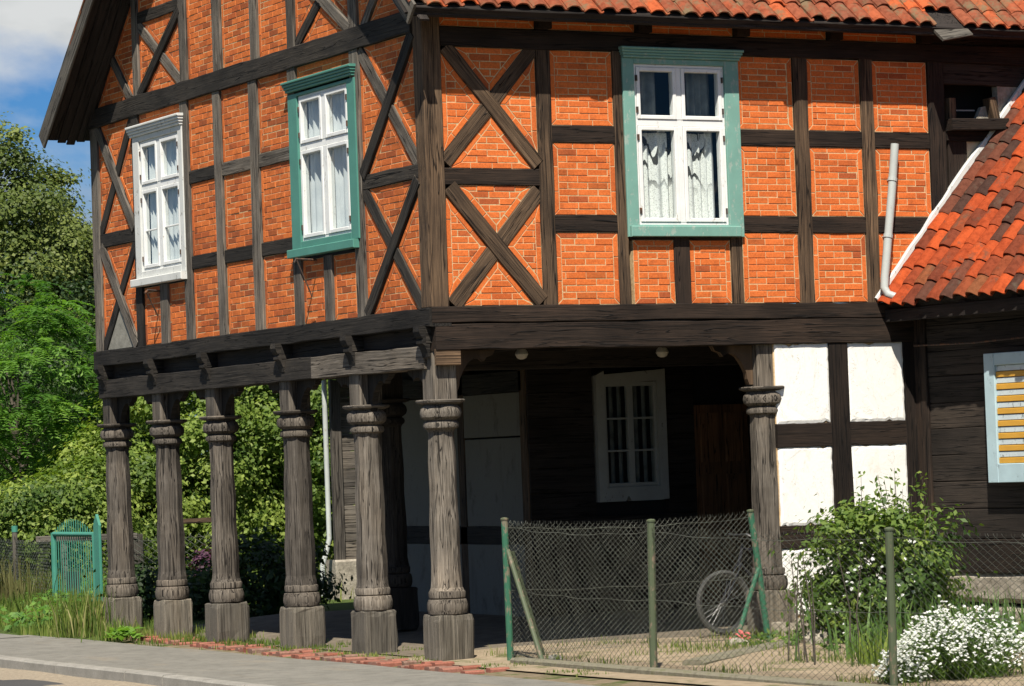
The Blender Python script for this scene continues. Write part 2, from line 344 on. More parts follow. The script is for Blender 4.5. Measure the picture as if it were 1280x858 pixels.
def box(mb, FR, u0, u1, d0, d1, z0, z1, ch=.004): prism(mb, rect(min(u0, u1), max(u0, u1), min(z0, z1), max(z0, z1)), d0, d1, FR, ch); return mb
def cuboid(mb, lo, hi, ch=.01, b=None):
    c = [(lo[i] + hi[i]) / 2 for i in range(3)]
    k = max(range(3), key=lambda i: hi[i] - lo[i]); ax = [Vector((1, 0, 0)), Vector((0, 1, 0)), Vector((0, 0, 1))]
    P = Vector(c); Q = Vector(c); P[k] = lo[k]; Q[k] = hi[k]; up = ax[2] if k != 2 else ax[1]
    side = (Q - P).normalized().cross(up); w = sum(abs(side[i]) * (hi[i] - lo[i]) for i in range(3)); h = sum(abs(up[i]) * (hi[i] - lo[i]) for i in range(3))
    bar(mb, P, Q, up, w, h, ch, n=1, wob=0, b=b); return mb
def bar(mb, P, Q, up, w, h, ch=.008, n=None, wob=.004, taper=1.0, b=None):
    P, Q = Vector(P), Vector(Q); ax = Q - P; Ln = ax.length; ax = ax / Ln; up = Vector(up); side = ax.cross(up).normalized(); up = side.cross(ax)
    if n is None: n = max(1, int(Ln / .28))
    g0 = random.uniform(0, 60); g1 = random.uniform(0, 9); V = []; G_ = []
    ww = 0; sm = 0
    for i in range(n + 1):
        t_ = i / n; k = 1 + (taper - 1) * t_
        if 0 < i < n: sm = sm * .6 + random.uniform(-wob, wob); ww = random.uniform(-wob, wob)
        else: ww = 0; sm *= .5
        a, c = w / 2 * k + ww, h / 2 * k
        ctr = P + ax * Ln * t_ + side * sm
        for x, y in ((-a, -c + ch), (-a + ch, -c), (a - ch, -c), (a, -c + ch), (a, c - ch), (a - ch, c), (-a + ch, c), (-a, c - ch)):
            V.append(ctr + side * x + up * y); G_.append((Ln * t_ + g0, x + g1, y + g1 * 1.7))
    F_ = [tuple(range(7, -1, -1)), tuple(range(n * 8, n * 8 + 8))]
    for i in range(n):
        for j in range(8):
            k = (j + 1) % 8; F_.append((i * 8 + j, i * 8 + k, i * 8 + 8 + k, i * 8 + 8 + j))
    mb.add(V, F_, G_, b); return mb
def timber(name, mat, parent, FR, a, c, w, d0=-.10, d1=.014, wob=.005, b=None):
    m = MB(); dm = (d0 + d1) / 2
    bar(m, FR(a[0], dm, a[1]), FR(c[0], dm, c[1]), FR(0, 1, 0), w, d1 - d0, .007, wob=wob, b=b)
    return m.build(name, mat, parent)
def tube(mb, pts, r_, n=8, r2=None, b=None, cap=True):
    pts = [Vector(p) for p in pts]; V = []; G_ = []; F_ = []; acc = 0
    ref = Vector((0, 0, 1)) if abs((pts[-1] - pts[0]).normalized().z) < .9 else Vector((1, 0, 0)); g0 = random.uniform(0, 50)
    for i, p in enumerate(pts):
        tg = (pts[min(i + 1, len(pts) - 1)] - pts[max(i - 1, 0)]).normalized(); s_ = tg.cross(ref).normalized(); u_ = s_.cross(tg)
        if i: acc += (p - pts[i - 1]).length
        rr = r_ if r2 is None else r_ + (r2 - r_) * i / (len(pts) - 1)
        for j in range(n):
            an = 2 * math.pi * j / n; V.append(p + s_ * math.cos(an) * rr + u_ * math.sin(an) * rr); G_.append((acc + g0, math.cos(an) * rr, math.sin(an) * rr))
    for i in range(len(pts) - 1):
        for j in range(n):
            k = (j + 1) % n; F_.append((i * n + j, i * n + k, i * n + n + k, i * n + n + j))
    if cap: F_ += [tuple(range(n - 1, -1, -1)), tuple(range((len(pts) - 1) * n, len(pts) * n))]
    mb.add(V, F_, G_, b); return mb
def lathe(mb, x, y, prof, n=16, rot=0, lean=(0, 0), jit=0):
    V = []; G_ = []; F_ = []; g0 = random.uniform(0, 50); z00 = prof[0][1]; ph = random.uniform(0, 6)
    for i, (r_, z) in enumerate(prof):
        for j in range(n):
            an = 2 * math.pi * j / n + rot; rr = r_ * (1 + jit * math.sin(3 * an + ph + z) + random.uniform(-jit, jit) * .4)
            V.append((x + rr * math.cos(an) + lean[0] * (z - z00), y + rr * math.sin(an) + lean[1] * (z - z00), z)); G_.append((z + g0, an * .16, r_))
    for i in range(len(prof) - 1):
        for j in range(n):
            k = (j + 1) % n; F_.append((i * n + j, i * n + k, i * n + n + k, i * n + n + j))
    F_ += [tuple(range(n - 1, -1, -1)), tuple(range((len(prof) - 1) * n, len(prof) * n))]
    mb.add(V, F_, G_); return mb

# ------------------------------------------------------------------ ground, pavement, road
def sheet(name, mat, xs, ys, zf):
    m = MB(); nx, ny = len(xs), len(ys)
    m.add([(x, y, zf(x, y)) for y in ys for x in xs], [(j * nx + i, j * nx + i + 1, j * nx + nx + i + 1, j * nx + nx + i) for j in range(ny - 1) for i in range(nx - 1)])
    return tag(m.build(name, mat, smooth=True), kind='structure')
def gz(x, y):
    k = min(max((x + .6) / .5, 0), 1)
    return -.02 + k * (.026 + .010 * math.sin(1.1 * x + .7 * y) + .02 * min(max((x + .2) / 3, 0), 1.5))
fine = list(np.arange(-.62, 8.01, .22)); finey = list(np.arange(-10, 20.1, .25))
sheet('ground', 'ground', [-400, -120, -40, -14.0, -13.99, -9.5, -9.49, -2.9, -.63] + fine + [12, 20, 45, 120, 500], [-400, -100, -30, -18] + finey + [24, 30, 40, 60, 100, 200, 600],
      lambda x, y: -.20 if x < -2.7 else (-.03 if x < -.63 else gz(x, y)))
m = MB(); m.add([(-.45, -.05, 0), (6.9, -.05, 0), (6.9, 9.3, 0), (-.0, 9.3, 0)], [(0, 1, 2, 3)])
sheet('porch_floor', 'porch_earth', list(np.arange(.1, 7.0, .25)), list(np.arange(.9, 9.3, .25)), lambda x, y: gz(x, y) + .012 + .10 * min(max((y - 1.6) / 2, 0), 1) * min(max((x - .8) / 1.5, 0), 1))
sheet('garden_bed', 'garden_soil', list(np.arange(-.16, 6.3, .2)), list(np.arange(-11, .9, .2)), lambda x, y: gz(x, y) + .016 + .03 * math.sin(.9 * x) * (x > .6))
sheet('road', 'asphalt', [-9.4, -6, -3.4, -2.9], [-60, -20, 0, 30, 120], lambda x, y: -.135)
sheet('gutter_grit', 'grit', [-3.22, -3.0, -2.8, -2.62], list(np.arange(-14, 32, .5)), lambda x, y: -.128 + (.028 if x > -2.7 else .012 if x > -2.9 else -.006) + .006 * math.sin(y * 2.3 + x))
sheet('far_pavement', 'pavement', [-13.9, -9.6], [-60, 60], lambda x, y: 0)
sheet('pavement', 'pavement', [-2.46, -1.9, -1.2, -.6], list(np.arange(-14, 10.6, .5)), lambda x, y: .004 * math.sin(1.7 * y) * (x > -2.4))
# the concrete pavement turns in front of the grass verge at the far end
sheet('pavement_end', 'pavement', [-2.46, -1.9, -1.2, -.75], list(np.arange(10.0, 40, .5)), lambda x, y: .002 * math.sin(1.3 * y) * (x > -2.4) + .001)
kb = tag(MB().add([(-2.64, -14, -.24), (-2.46, -14, -.24), (-2.46, 40, -.24), (-2.64, 40, -.24)], [(0, 1, 2, 3)]).build('kerb', 'concrete'), kind='structure')
y = -10.0
while y < 30:
    ln = 1.0; cuboid(m := MB(), (-2.64 + random.uniform(-.006, .006), y + .006, -.23), (-2.465, y + ln - .006, .006 + random.uniform(-.004, .006)), .018); m.build('kerb_stone', 'concrete', kb); y += ln
# worn brick edging under the columns
be = tag(MB().add([(-.60, -2.2, -.06), (-.12, -2.2, -.06), (-.12, 8.4, -.06), (-.60, 8.4, -.06)], [(0, 1, 2, 3)]).build('brick_edging', 'grit'), kind='structure')
y = -1.9
while y < 8.2:
    x0 = -.60 + .42 * max(0, y - 1) / 8 + random.uniform(-.015, .015); ln = random.uniform(.10, .125); hh = random.uniform(.02, .05)
    if random.random() < (.8 if y > .2 else .45):
        for k in range(2):
            if k == 1 and random.random() < .35: continue
            mm = MB(); a_ = x0 + k * .25; cuboid(mm, (a_ + random.uniform(0, .03), y + .004, -.07), (a_ + .24 - random.uniform(0, .03), y + ln - .004, hh - random.uniform(0, .025)), .014); mm.build('brick', 'brick_worn', be)
    y += ln

# ------------------------------------------------------------------ the half-timbered house
house = empty('half_timbered_house', (0, 0, 0), 'large half-timbered house with orange brick infill on carved timber columns', 'house')
RS = .934
def zN(y): return 6.44 + (9.23 - y) * RS           # underside of the far roof slope at the gable
def zS(y): return 6.46 + (y + .45) * RS            # underside of the street-side slope
def cut_roof(poly): return clip(clip(poly, -RS, -1, 6.44 + 9.23 * RS), RS, -1, 6.46 + .45 * RS)

ALLB = []        # (weight, panel object, poly, front depth, frame, brick value)
def panel(poly, FR, course=.069, blen=.24, ring=.062, phase=None):
    if not poly: return
    if area(poly) < 0: poly = poly[::-1]
    mb = MB(); prism(mb, poly, -.14, -.004, FR, 0); po = mb.build('brick_panel', 'mortar', house)
    jt = random.uniform(.0034, .0044); out = []
    inner = inset(poly, ring)
    if FR is FF or len(poly) == 3 or True:
        for p, q, l, n, c in edges(poly):
            # a ring course along each side, mitred at the corners
            t_ = ((q[0] - p[0]) / l, (q[1] - p[1]) / l); strip = poly
            strip = clip(strip, -n[0], -n[1], -c + ring)
            for p2, q2, l2, n2, c2 in edges(poly):
                if (p2, q2) == (p, q): continue
                strip = clip(strip, n2[0] - n[0], n2[1] - n[1], c2 - c)
                if not strip: break
            if not strip: continue
            nb = max(1, round(l / (blen * (1 if abs(t_[0]) > .7 else 1.05)))); o_ = p[0] * t_[0] + p[1] * t_[1]; ed = [0] + [l * (k / nb) + random.uniform(-.012, .012) for k in range(1, nb)] + [l]
            for k in range(nb):
                s_ = clip(clip(strip, t_[0], t_[1], -o_ - ed[k]), -t_[0], -t_[1], o_ + ed[k + 1])
                if s_: out.append(s_)
        fill = inner
    zs = [p[1] for p in fill] if fill else []
    us = [p[0] for p in fill] if fill else []
    if fill:
        nz = max(1, round((max(zs) - min(zs)) / course)); hz = (max(zs) - min(zs)) / nz
        ph = random.random() * .1
        for k in range(nz):
            z0 = min(zs) + k * hz; off = (k % 2) * blen / 2 + ph; u = min(us) - off
            while u < max(us):
                l = blen
                s_ = clip(clip(clip(clip(fill, 0, 1, -z0), 0, -1, z0 + hz), 1, 0, -u), -1, 0, u + l)
                if s_: out.append(s_)
                u += l
    for s_ in out:
        q = inset(s_, jt)
        if len(q) > 2 and area(q) > 4e-4:
            ALLB.append((area(q) * (2.2 if FR is FF else .5), po, q, random.uniform(-.003, .003), FR, random.random()))

def xcell(FR, u0, u1, z0, z1, b1, b2, w):
    cell = rect(u0, u1, z0, z1)
    def ln(b):
        (a, c), (e, f) = b; l = math.hypot(e - a, f - c); n = (-(f - c) / l, (e - a) / l); return n[0], n[1], -(n[0] * a + n[1] * c)
    A, B_ = ln(b1), ln(b2)
    for s1 in (1, -1):
        for s2 in (1, -1):
            q = clip(clip(cell, s1 * A[0], s1 * A[1], s1 * A[2] - w / 2), s2 * B_[0], s2 * B_[1], s2 * B_[2] - w / 2)
            if q and area(q) > .01: yield q

# --- long facade (street yard side)
PT, M1, M2, L1, L2, S1 = 6.23, 5.45, 5.27, 4.52, 4.34, 3.59
def cellsF(u0, u1):
    for z0, z1 in ((S1, L2), (L1, M2), (M1, PT)): panel(rect(u0, u1, z0, z1), FF)
for u0, u1 in ((1.46, 2.205), (3.745, 4.455), (4.645, 5.335), (5.505, 6.235)): cellsF(u0, u1)
for u0, u1 in ((2.385, 2.885), (3.075, 3.585)): panel(rect(u0, u1, S1, 4.262), FF)
XF = [((.25, 6.23), (1.28, 5.04)), ((1.28, 6.25), (.21, 5.05)), ((.24, 4.80), (1.27, 3.63)), ((1.28, 4.77), (.25, 3.60))]
for q in xcell(FF, .19, 1.29, 4.99, PT, XF[0], XF[1], .15): panel(q, FF)
for q in xcell(FF, .19, 1.29, S1, 4.82, XF[2], XF[3], .165): panel(q, FF)
for (k, (a, c)) in enumerate(XF):
    timber('brace', 'wood_brown', house, FF, a, c, .155 if k < 2 else .17, d1=.026 if k in (0, 2) else .012)
m = MB(); bar(m, (.085, .085, 3.585), (.085, .085, 6.95), (0, 1, 0), .215, .215, .012, wob=.003); m.build('corner_post', 'wood_brown', house)
timber('rail', 'wood_dark', house, FF, (.19, 4.905), (1.29, 4.908), .175, d1=.016)
for u, w in ((1.375, .17), (2.27, .13), (3.665, .145), (4.55, .185), (5.42, .165), (6.35, .215)):
    timber('post', 'wood_brown' if u < 6 else 'wood_dark', house, FF, (u - .004, 3.585), (u + .004, 6.25), w, d1=.02)
timber('stud', 'wood_dark', house, FF, (2.98, 3.585), (2.98, 4.29), .19, d1=.018)
timber('rail', 'wood_dark', house, FF, (2.34, 4.30), (3.59, 4.30), .075, d1=.01)
for u0, u1 in ((1.455, 2.21), (3.735, 4.46), (4.64, 5.34), (5.50, 6.245)):
    timber('rail', 'wood_dark', house, FF, (u0, 5.36), (u1, 5.36), .178, d1=.012)
    timber('rail', 'wood_dark', house, FF, (u0, 4.43), (u1, 4.43), .178, d1=.012)
timber('sill_beam', 'wood_dark', house, FF, (-.02, 3.50), (6.1, 3.505), .165, d0=-.2, d1=.035)
timber('porch_beam', 'wood_dark', house, FF, (.02, 3.275), (6.05, 3.285), .262, d0=-.22, d1=.028)
timber('wall_plate', 'wood_dark', house, FF, (.19, 6.335), (9, 6.335), .20, d0=-.2, d1=.03)
# strip of brick between joist ends under the eaves
for u0, u1 in ((.19, 1.30), (1.45, 2.50), (2.66, 3.72), (3.88, 4.92), (5.08, 6.12)):
    panel(rect(u0, u1, 6.44, 6.62), FF)
for u in (1.375, 2.58, 3.80, 5.0, 6.2):
    m = MB(); bar(m, (u, .1, 6.53), (u, -.10, 6.53), (0, 0, 1), .16, .19); m.build('joist_end', 'wood_dark', house)
# wall beyond the last post, above the wing roof
timber('wall_board', 'wood_board', house, FF, (6.46, 6.12), (9, 6.12), .24, d1=-.01)
timber('eave_board', 'wood_soffit', house, FF, (6.13, 6.62), (9.2, 6.62), .40, d0=-.12, d1=-.02)
timber('post', 'wood_dark', house, FF, (6.62, 4.4), (6.62, 5.46), .26, d1=.005)
timber('hatch_jamb', 'wood_brown', house, FF, (6.55, 5.60), (6.55, 5.84), .085, d1=.05)
timber('hatch_jamb', 'wood_brown', house, FF, (7.16, 5.61), (7.10, 5.86), .085, d1=.05)
timber('hatch_sill', 'wood_dark', house, FF, (6.45, 5.535), (7.23, 5.555), .13, d0=-.05, d1=.16)
timber('rail', 'wood_dark', house, FF, (6.46, 5.42), (7.1, 5.425), .11, d1=.03)
timber('hatch_bar', 'zinc_pipe', house, FF, (6.6, 5.72), (6.95, 5.725), .014, d0=-.1, d1=-.09)
for q in ((rect(6.75, 7.1, 4.9, 5.37)), (rect(7.22, 9, 5.2, 6.0)), [(6.93, 5.6), (7.12, 5.6), (7.12, 5.78), (7.02, 5.76)]):
    m = MB(); prism(m, q, -.12, -.02 if q[0][1] < 5.55 else -.06, FF, 0); m.build('plaster_patch', 'plaster_yellow' if q[0][1] < 5 else 'stone', house)
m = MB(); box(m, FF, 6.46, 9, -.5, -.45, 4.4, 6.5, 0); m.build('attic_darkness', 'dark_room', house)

# --- gable facing the street
CB, CT = 6.39, 6.62
R1, R1T, R2, R2T = 5.40, 5.55, 4.39, 4.545
for u0, u1 in ((5.335, 6.10), (4.315, 5.125), (3.245, 4.085)):
    for z0, z1 in ((3.572, R2), (R2T, R1), (R1T, CB)): panel(rect(u0, u1, z0, z1), GG)
for u0, u1 in ((7.105, 7.655), (6.32, 6.87)): panel(rect(u0, u1, 3.572, 4.27), GG)
for u0, u1 in ((2.47, 3.045), (1.68, 2.27)): panel(rect(u0, u1, 3.572, 4.27), GG)
panel(rect(6.30, 7.66, 6.17, CB), GG); panel(rect(1.64, 3.04, 6.18, CB), GG)
XG = [((9.02, 6.37), (7.87, 5.02)), ((7.88, 6.37), (9.02, 5.03)), ((8.99, 4.87), (7.90, 3.575)), ((7.88, 4.83), (9.02, 3.585)),
      ((1.45, 6.37), (.17, 5.05)), ((.20, 6.39), (1.44, 5.05)), ((1.46, 4.91), (.19, 3.60)), ((.18, 4.89), (1.44, 3.59))]
for k, (u0, u1, z0, z1) in enumerate(((7.87, 9.02, 5.03, CB), (7.87, 9.02, 3.572, 4.86), (.17, 1.46, 5.045, CB), (.17, 1.46, 3.572, 4.90))):
    for q in xcell(GG, u0, u1, z0, z1, XG[2 * k], XG[2 * k + 1], .15):
        if k == 1 and max(p[1] for p in q) < 4.3 and min(p[1] for p in q) < 3.6 and len(q) == 3 and sum(p[0] for p in q) / 3 > 8.2 and sum(p[0] for p in q) / 3 < 8.8:
            m = MB(); prism(m, q, -.14, .0, GG, .004); m.build('rendered_panel', 'render_grey', house)
        else: panel(q, GG)
for k, (a, c) in enumerate(XG):
    top = k in (0, 2, 5, 7)
    timber('brace', 'wood_grey' if k in (0, 2, 4) else 'wood_black', house, GG, a, c, .15, d1=.034 if top else .016)
timber('rail', 'wood_black', house, GG, (7.86, 4.945), (9.03, 4.945), .17, d1=.02); timber('rail', 'wood_black', house, GG, (.16, 4.975), (1.47, 4.975), .15, d1=.02)
for z in ((R1 + R1T) / 2, (R2 + R2T) / 2):
    for u0, u1 in ((5.33, 6.11), (4.31, 5.13), (3.24, 4.09)): timber('rail', 'wood_black' if (z < 5 or u0 > 5) else 'wood_grey', house, GG, (u0, z), (u1, z), .152, d1=.018)
for u, w, mt in ((9.14, .24, 'wood_grey'), (7.76, .21, 'wood_black'), (6.21, .215, 'wood_grey'), (5.23, .205, 'wood_grey'), (4.20, .225, 'wood_grey'), (3.145, .2, 'wood_grey'), (1.565, .21, 'wood_grey')):
    timber('post', mt, house, GG, (u, 3.56), (u, 6.40), w, d1=.030)
for u in (6.985, 2.37): timber('stud', 'wood_grey', house, GG, (u, 3.56), (u, 4.28), .235 if u > 5 else .2, d1=.028)
timber('collar_beam', 'wood_black', house, GG, (9.27, 6.505), (.19, 6.505), .235, d1=.045)
timber('sill_beam', 'wood_black', house, GG, (9.30, 3.475), (-.03, 3.478), .19, d0=-.2, d1=.05)
timber('recess_board', 'wood_soffit', house, GG, (9.2, 3.29), (.02, 3.29), .2, d0=-.25, d1=-.09)
timber('porch_beam', 'wood_black', house, GG, (9.26, 3.09), (2.9, 3.092), .235, d0=-.24, d1=.012)
timber('porch_beam', 'wood_column', house, GG, (2.9, 3.09), (.2, 3.085), .235, d0=-.24, d1=.014)
# upper gable
RLo, RHi = 7.50, 7.63
for u, w in ((7.655, .18), (6.16, .2), (5.155, .225), (4.11, .2), (3.12, .19), (1.555, .205)):
    timber('post', 'wood_grey', house, GG, (u, 6.61), (u, min(8.62, min(zN(u), zS(u)) + .05)), w, d1=.03)
for u0, u1 in ((5.265, 6.06), (4.21, 5.045), (3.215, 4.01)): panel(cut_roof(rect(u0, u1, CT, 8.6)), GG)
XU = [((7.60, 7.50), (6.24, 6.61)), ((6.24, 7.50), (7.58, 6.61)), ((3.04, 6.61), (1.62, 7.52)), ((1.64, 6.62), (3.05, 7.50))]
for k, (u0, u1) in enumerate(((6.26, 7.565), (1.66, 3.025))):
    for q in xcell(GG, u0, u1, CT, RLo, XU[2 * k], XU[2 * k + 1], .135): panel(q, GG)
    panel(cut_roof(rect(u0, u1, RHi, 8.6)), GG)
    timber('rail', 'wood_black', house, GG, (u0, 7.565), (u1, 7.565), .14, d1=.02)
for k, (a, c) in enumerate(XU): timber('brace', 'wood_grey' if k in (0, 3) else 'wood_black', house, GG, a, c, .135, d1=.034 if k in (1, 3) else .016)
for (a, c, lo, hi) in (((7.86, 6.60), (8.50, 7.22), 7.745, 9.3), ((1.32, 6.60), (.70, 7.2), -.4, 1.45)):
    timber('brace', 'wood_grey', house, GG, a, c, .13, d1=.025)
    cell = cut_roof(rect(lo, hi, CT, 8.6)); l = math.hypot(c[0] - a[0], c[1] - a[1]); n = (-(c[1] - a[1]) / l, (c[0] - a[0]) / l); k = -(n[0] * a[0] + n[1] * a[1])
    for s_ in (1, -1): panel(clip(cell, s_ * n[0], s_ * n[1], s_ * k - .065), GG)
timber('collar_beam', 'wood_black', house, GG, (7.0, 8.7), (1.75, 8.7), .2, d1=.03)
panel(cut_roof(rect(1, 8, 8.8, 11.2)), GG)

# --- bricks: the 300 that show largest are pieces of their own, the others one joined part
ALLB.sort(key=lambda b: -b[0])
for i, (wgt, po, q, dz, FR, bv) in enumerate(ALLB[:300]):
    m = MB(); prism(m, q, -.03, dz, FR, .0035, b=bv, jit=.0012); m.build('brick', 'brick', po)
mf, mg = MB(), MB()
for (wgt, po, q, dz, FR, bv) in ALLB[300:]:
    prism(mf if FR is FF else mg, q, -.03, dz, FR, .0035, b=bv, jit=.0012)
mf.build('bricks', 'brick', house, kind='stuff'); mg.build('bricks', 'brick_gable', house, kind='stuff')

# --- windows
def window(FR, cas, opening, mull, tran, cmat, smat, hdr, sill, curtains, extra=None):
    (u0, u1, z0, z1) = cas; (a0, a1, b0, b1) = opening
    m = MB()
    for q in (rect(u0, a0, z0, z1), rect(a1, u1, z0, z1), rect(a0, a1, b1, z1), rect(a0, a1, z0, b0)): prism(m, q, -.06, .045, FR, .005)
    w_ = m.build('window', cmat, house)
    lo, hi, z_a, z_b, pr = hdr
    m = MB(); n = 4
    for k in range(n):
        zz0 = z_a + (z_b - z_a) * k / n; zz1 = z_a + (z_b - z_a) * (k + 1) / n; e = (lo + hi) / 2; ex = .035 * k / (n - 1)
        prism(m, rect(lo + .035 - ex, hi - .035 + ex, zz0, zz1 - .001), .02, .06 + pr * (k + 1) / n, FR, .008)
    m.build('cornice', cmat, w_)
    m = MB(); prism(m, rect(sill[0], sill[1], sill[2], sill[3]), .0, sill[4], FR, .008); m.build('window_sill', cmat if cmat != 'paint_white_old' else 'paint_white_old', w_)
    # white frame
    m = MB(); fw = .03
    for q in (rect(a0, a0 + fw, b0, b1), rect(a1 - fw, a1, b0, b1), rect(a0 + fw, a1 - fw, b1 - fw, b1), rect(a0 + fw, a1 - fw, b0, b0 + fw), rect(a0 + fw, a1 - fw, tran[0], tran[1])): prism(m, q, -.05, .02, FR, .004)
    prism(m, rect(mull[0], mull[1], b0 + fw, tran[0]), -.05, .024, FR, .004); prism(m, rect(mull[0], mull[1], tran[1], b1 - fw), -.05, .024, FR, .004)
    m.build('frame', smat, w_)
    for (s0, s1) in ((a0 + fw, mull[0]), (mull[1], a1 - fw)):
        for (t0, t1) in ((b0 + fw, tran[0]), (tran[1], b1 - fw)):
            m = MB(); sw = .042; s0_, s1_, t0_, t1_ = s0 + .003, s1 - .003, t0 + .003, t1 - .003
            for q in (rect(s0_, s0_ + sw, t0_, t1_), rect(s1_ - sw, s1_, t0_, t1_), rect(s0_ + sw, s1_ - sw, t1_ - sw, t1_), rect(s0_ + sw, s1_ - sw, t0_, t0_ + sw)): prism(m, q, -.045, .032, FR, .005)
            if extra and t0 < tran[0] - .1: prism(m, rect(s0_ + sw, s1_ - sw, extra - .009, extra + .009), -.02, .008, FR, .003)
            m.build('sash', smat, w_)
            m = MB(); m.add([FR(s0_ + sw, -.008, t0_ + sw), FR(s1_ - sw, -.008, t0_ + sw), FR(s1_ - sw, -.008, t1_ - sw), FR(s0_ + sw, -.008, t1_ - sw)], [(0, 1, 2, 3)]); m.build('pane', 'glass', w_)
    for hz in (b0 + .15, tran[0] - .12, tran[1] + .1, b1 - .15):
        for uu_ in (a0 + .03, a1 - .03):
            m = MB(); prism(m, rect(uu_ - .01, uu_ + .01, hz - .03, hz + .03), .02, .045, FR, .003); m.build('hinge', 'iron', w_)
    for (c0, c1, cz0, cz1, mt, dep) in curtains:
        m = MB(); nn = 40; V = []
        for i in range(nn + 1):
            u = c0 + (c1 - c0) * i / nn; ph = u * 62 + math.sin(u * 17) * 1.4
            for z in (cz0, cz1): V.append(FR(u, dep + .022 * math.sin(ph) + .01 * math.sin(u * 23), z))
        m.add(V, [(2 * i, 2 * i + 2, 2 * i + 3, 2 * i + 1) for i in range(nn)]); m.build('curtain', mt, w_, smooth=True)
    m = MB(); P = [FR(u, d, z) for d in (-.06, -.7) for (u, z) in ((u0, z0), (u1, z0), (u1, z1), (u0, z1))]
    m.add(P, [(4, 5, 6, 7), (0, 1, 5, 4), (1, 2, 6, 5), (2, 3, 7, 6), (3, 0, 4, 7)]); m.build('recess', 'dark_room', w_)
    return w_
w1 = window(FF, (2.312, 3.748, 4.292, 6.17), (2.452, 3.568, 4.418, 6.112), (2.972, 3.032), (5.46, 5.53), 'paint_teal_pale', 'paint_white', (2.28, 3.79, 6.172, 6.285, .05), (2.33, 3.69, 4.292, 4.405, .085),
            [(2.49, 2.95, 4.45, 5.40, 'lace', -.09), (3.05, 3.44, 4.45, 5.40, 'lace', -.09), (2.50, 2.80, 5.5, 6.1, 'dark_cloth', -.13), (3.2, 3.5, 5.5, 6.1, 'dark_cloth', -.15), (3.36, 3.49, 4.45, 5.45, 'curtain_cloth', -.11), (2.8, 2.9, 4.45, 5.45, 'curtain_cloth', -.12)])
w1['label'] = 'pale teal window with white sashes and lace curtains on the long facade'
w2 = window(GG, (6.235, 7.79, 4.385, 6.12), (6.36, 7.60, 4.47, 6.055), (6.965, 7.065), (5.455, 5.52), 'paint_white_old', 'paint_white', (6.19, 7.86, 6.122, 6.255, .05), (6.23, 7.84, 4.29, 4.382, .11),
            [(7.02, 7.58, 4.5, 6.05, 'curtain_cloth', -.075), (6.46, 7.0, 4.5, 6.05, 'curtain_cloth', -.075)], extra=4.96)
w2['label'] = 'all-white gable window with peeling grey cornice and sill'
w3 = window(GG, (1.525, 3.21, 4.40, 6.10), (1.715, 2.98, 4.475, 6.066), (2.305, 2.39), (5.465, 5.535), 'paint_teal', 'paint_white', (1.50, 3.25, 6.122, 6.24, .05), (1.56, 3.245, 4.305, 4.398, .10),
            [(2.46, 2.96, 4.5, 6.02, 'curtain_cloth', -.075), (1.92, 2.32, 4.5, 6.02, 'curtain_cloth', -.075), (1.73, 2.0, 4.5, 5.45, 'lace', -.10)])
w3['label'] = 'deep teal gable window with white sashes near the corner'
# iron bracket under the teal gable window
m = MB(); tube(m, [(-.03, 2.62, 4.25), (-.28, 2.62, 4.26), (-.30, 2.62, 4.22)], .012); tube(m, [(-.27, 2.62, 4.25), (-.10, 2.62, 3.85)], .009); m.build('iron_bracket', 'iron', house)
m = MB(); tube(m, [(-.03, 7.1, 4.2), (-.2, 7.05, 4.21), (-.26, 7.0, 4.17)], .014); tube(m, [(-.24, 7.02, 4.2), (-.06, 7.1, 3.9)], .009); m.build('iron_bracket', 'iron', house)

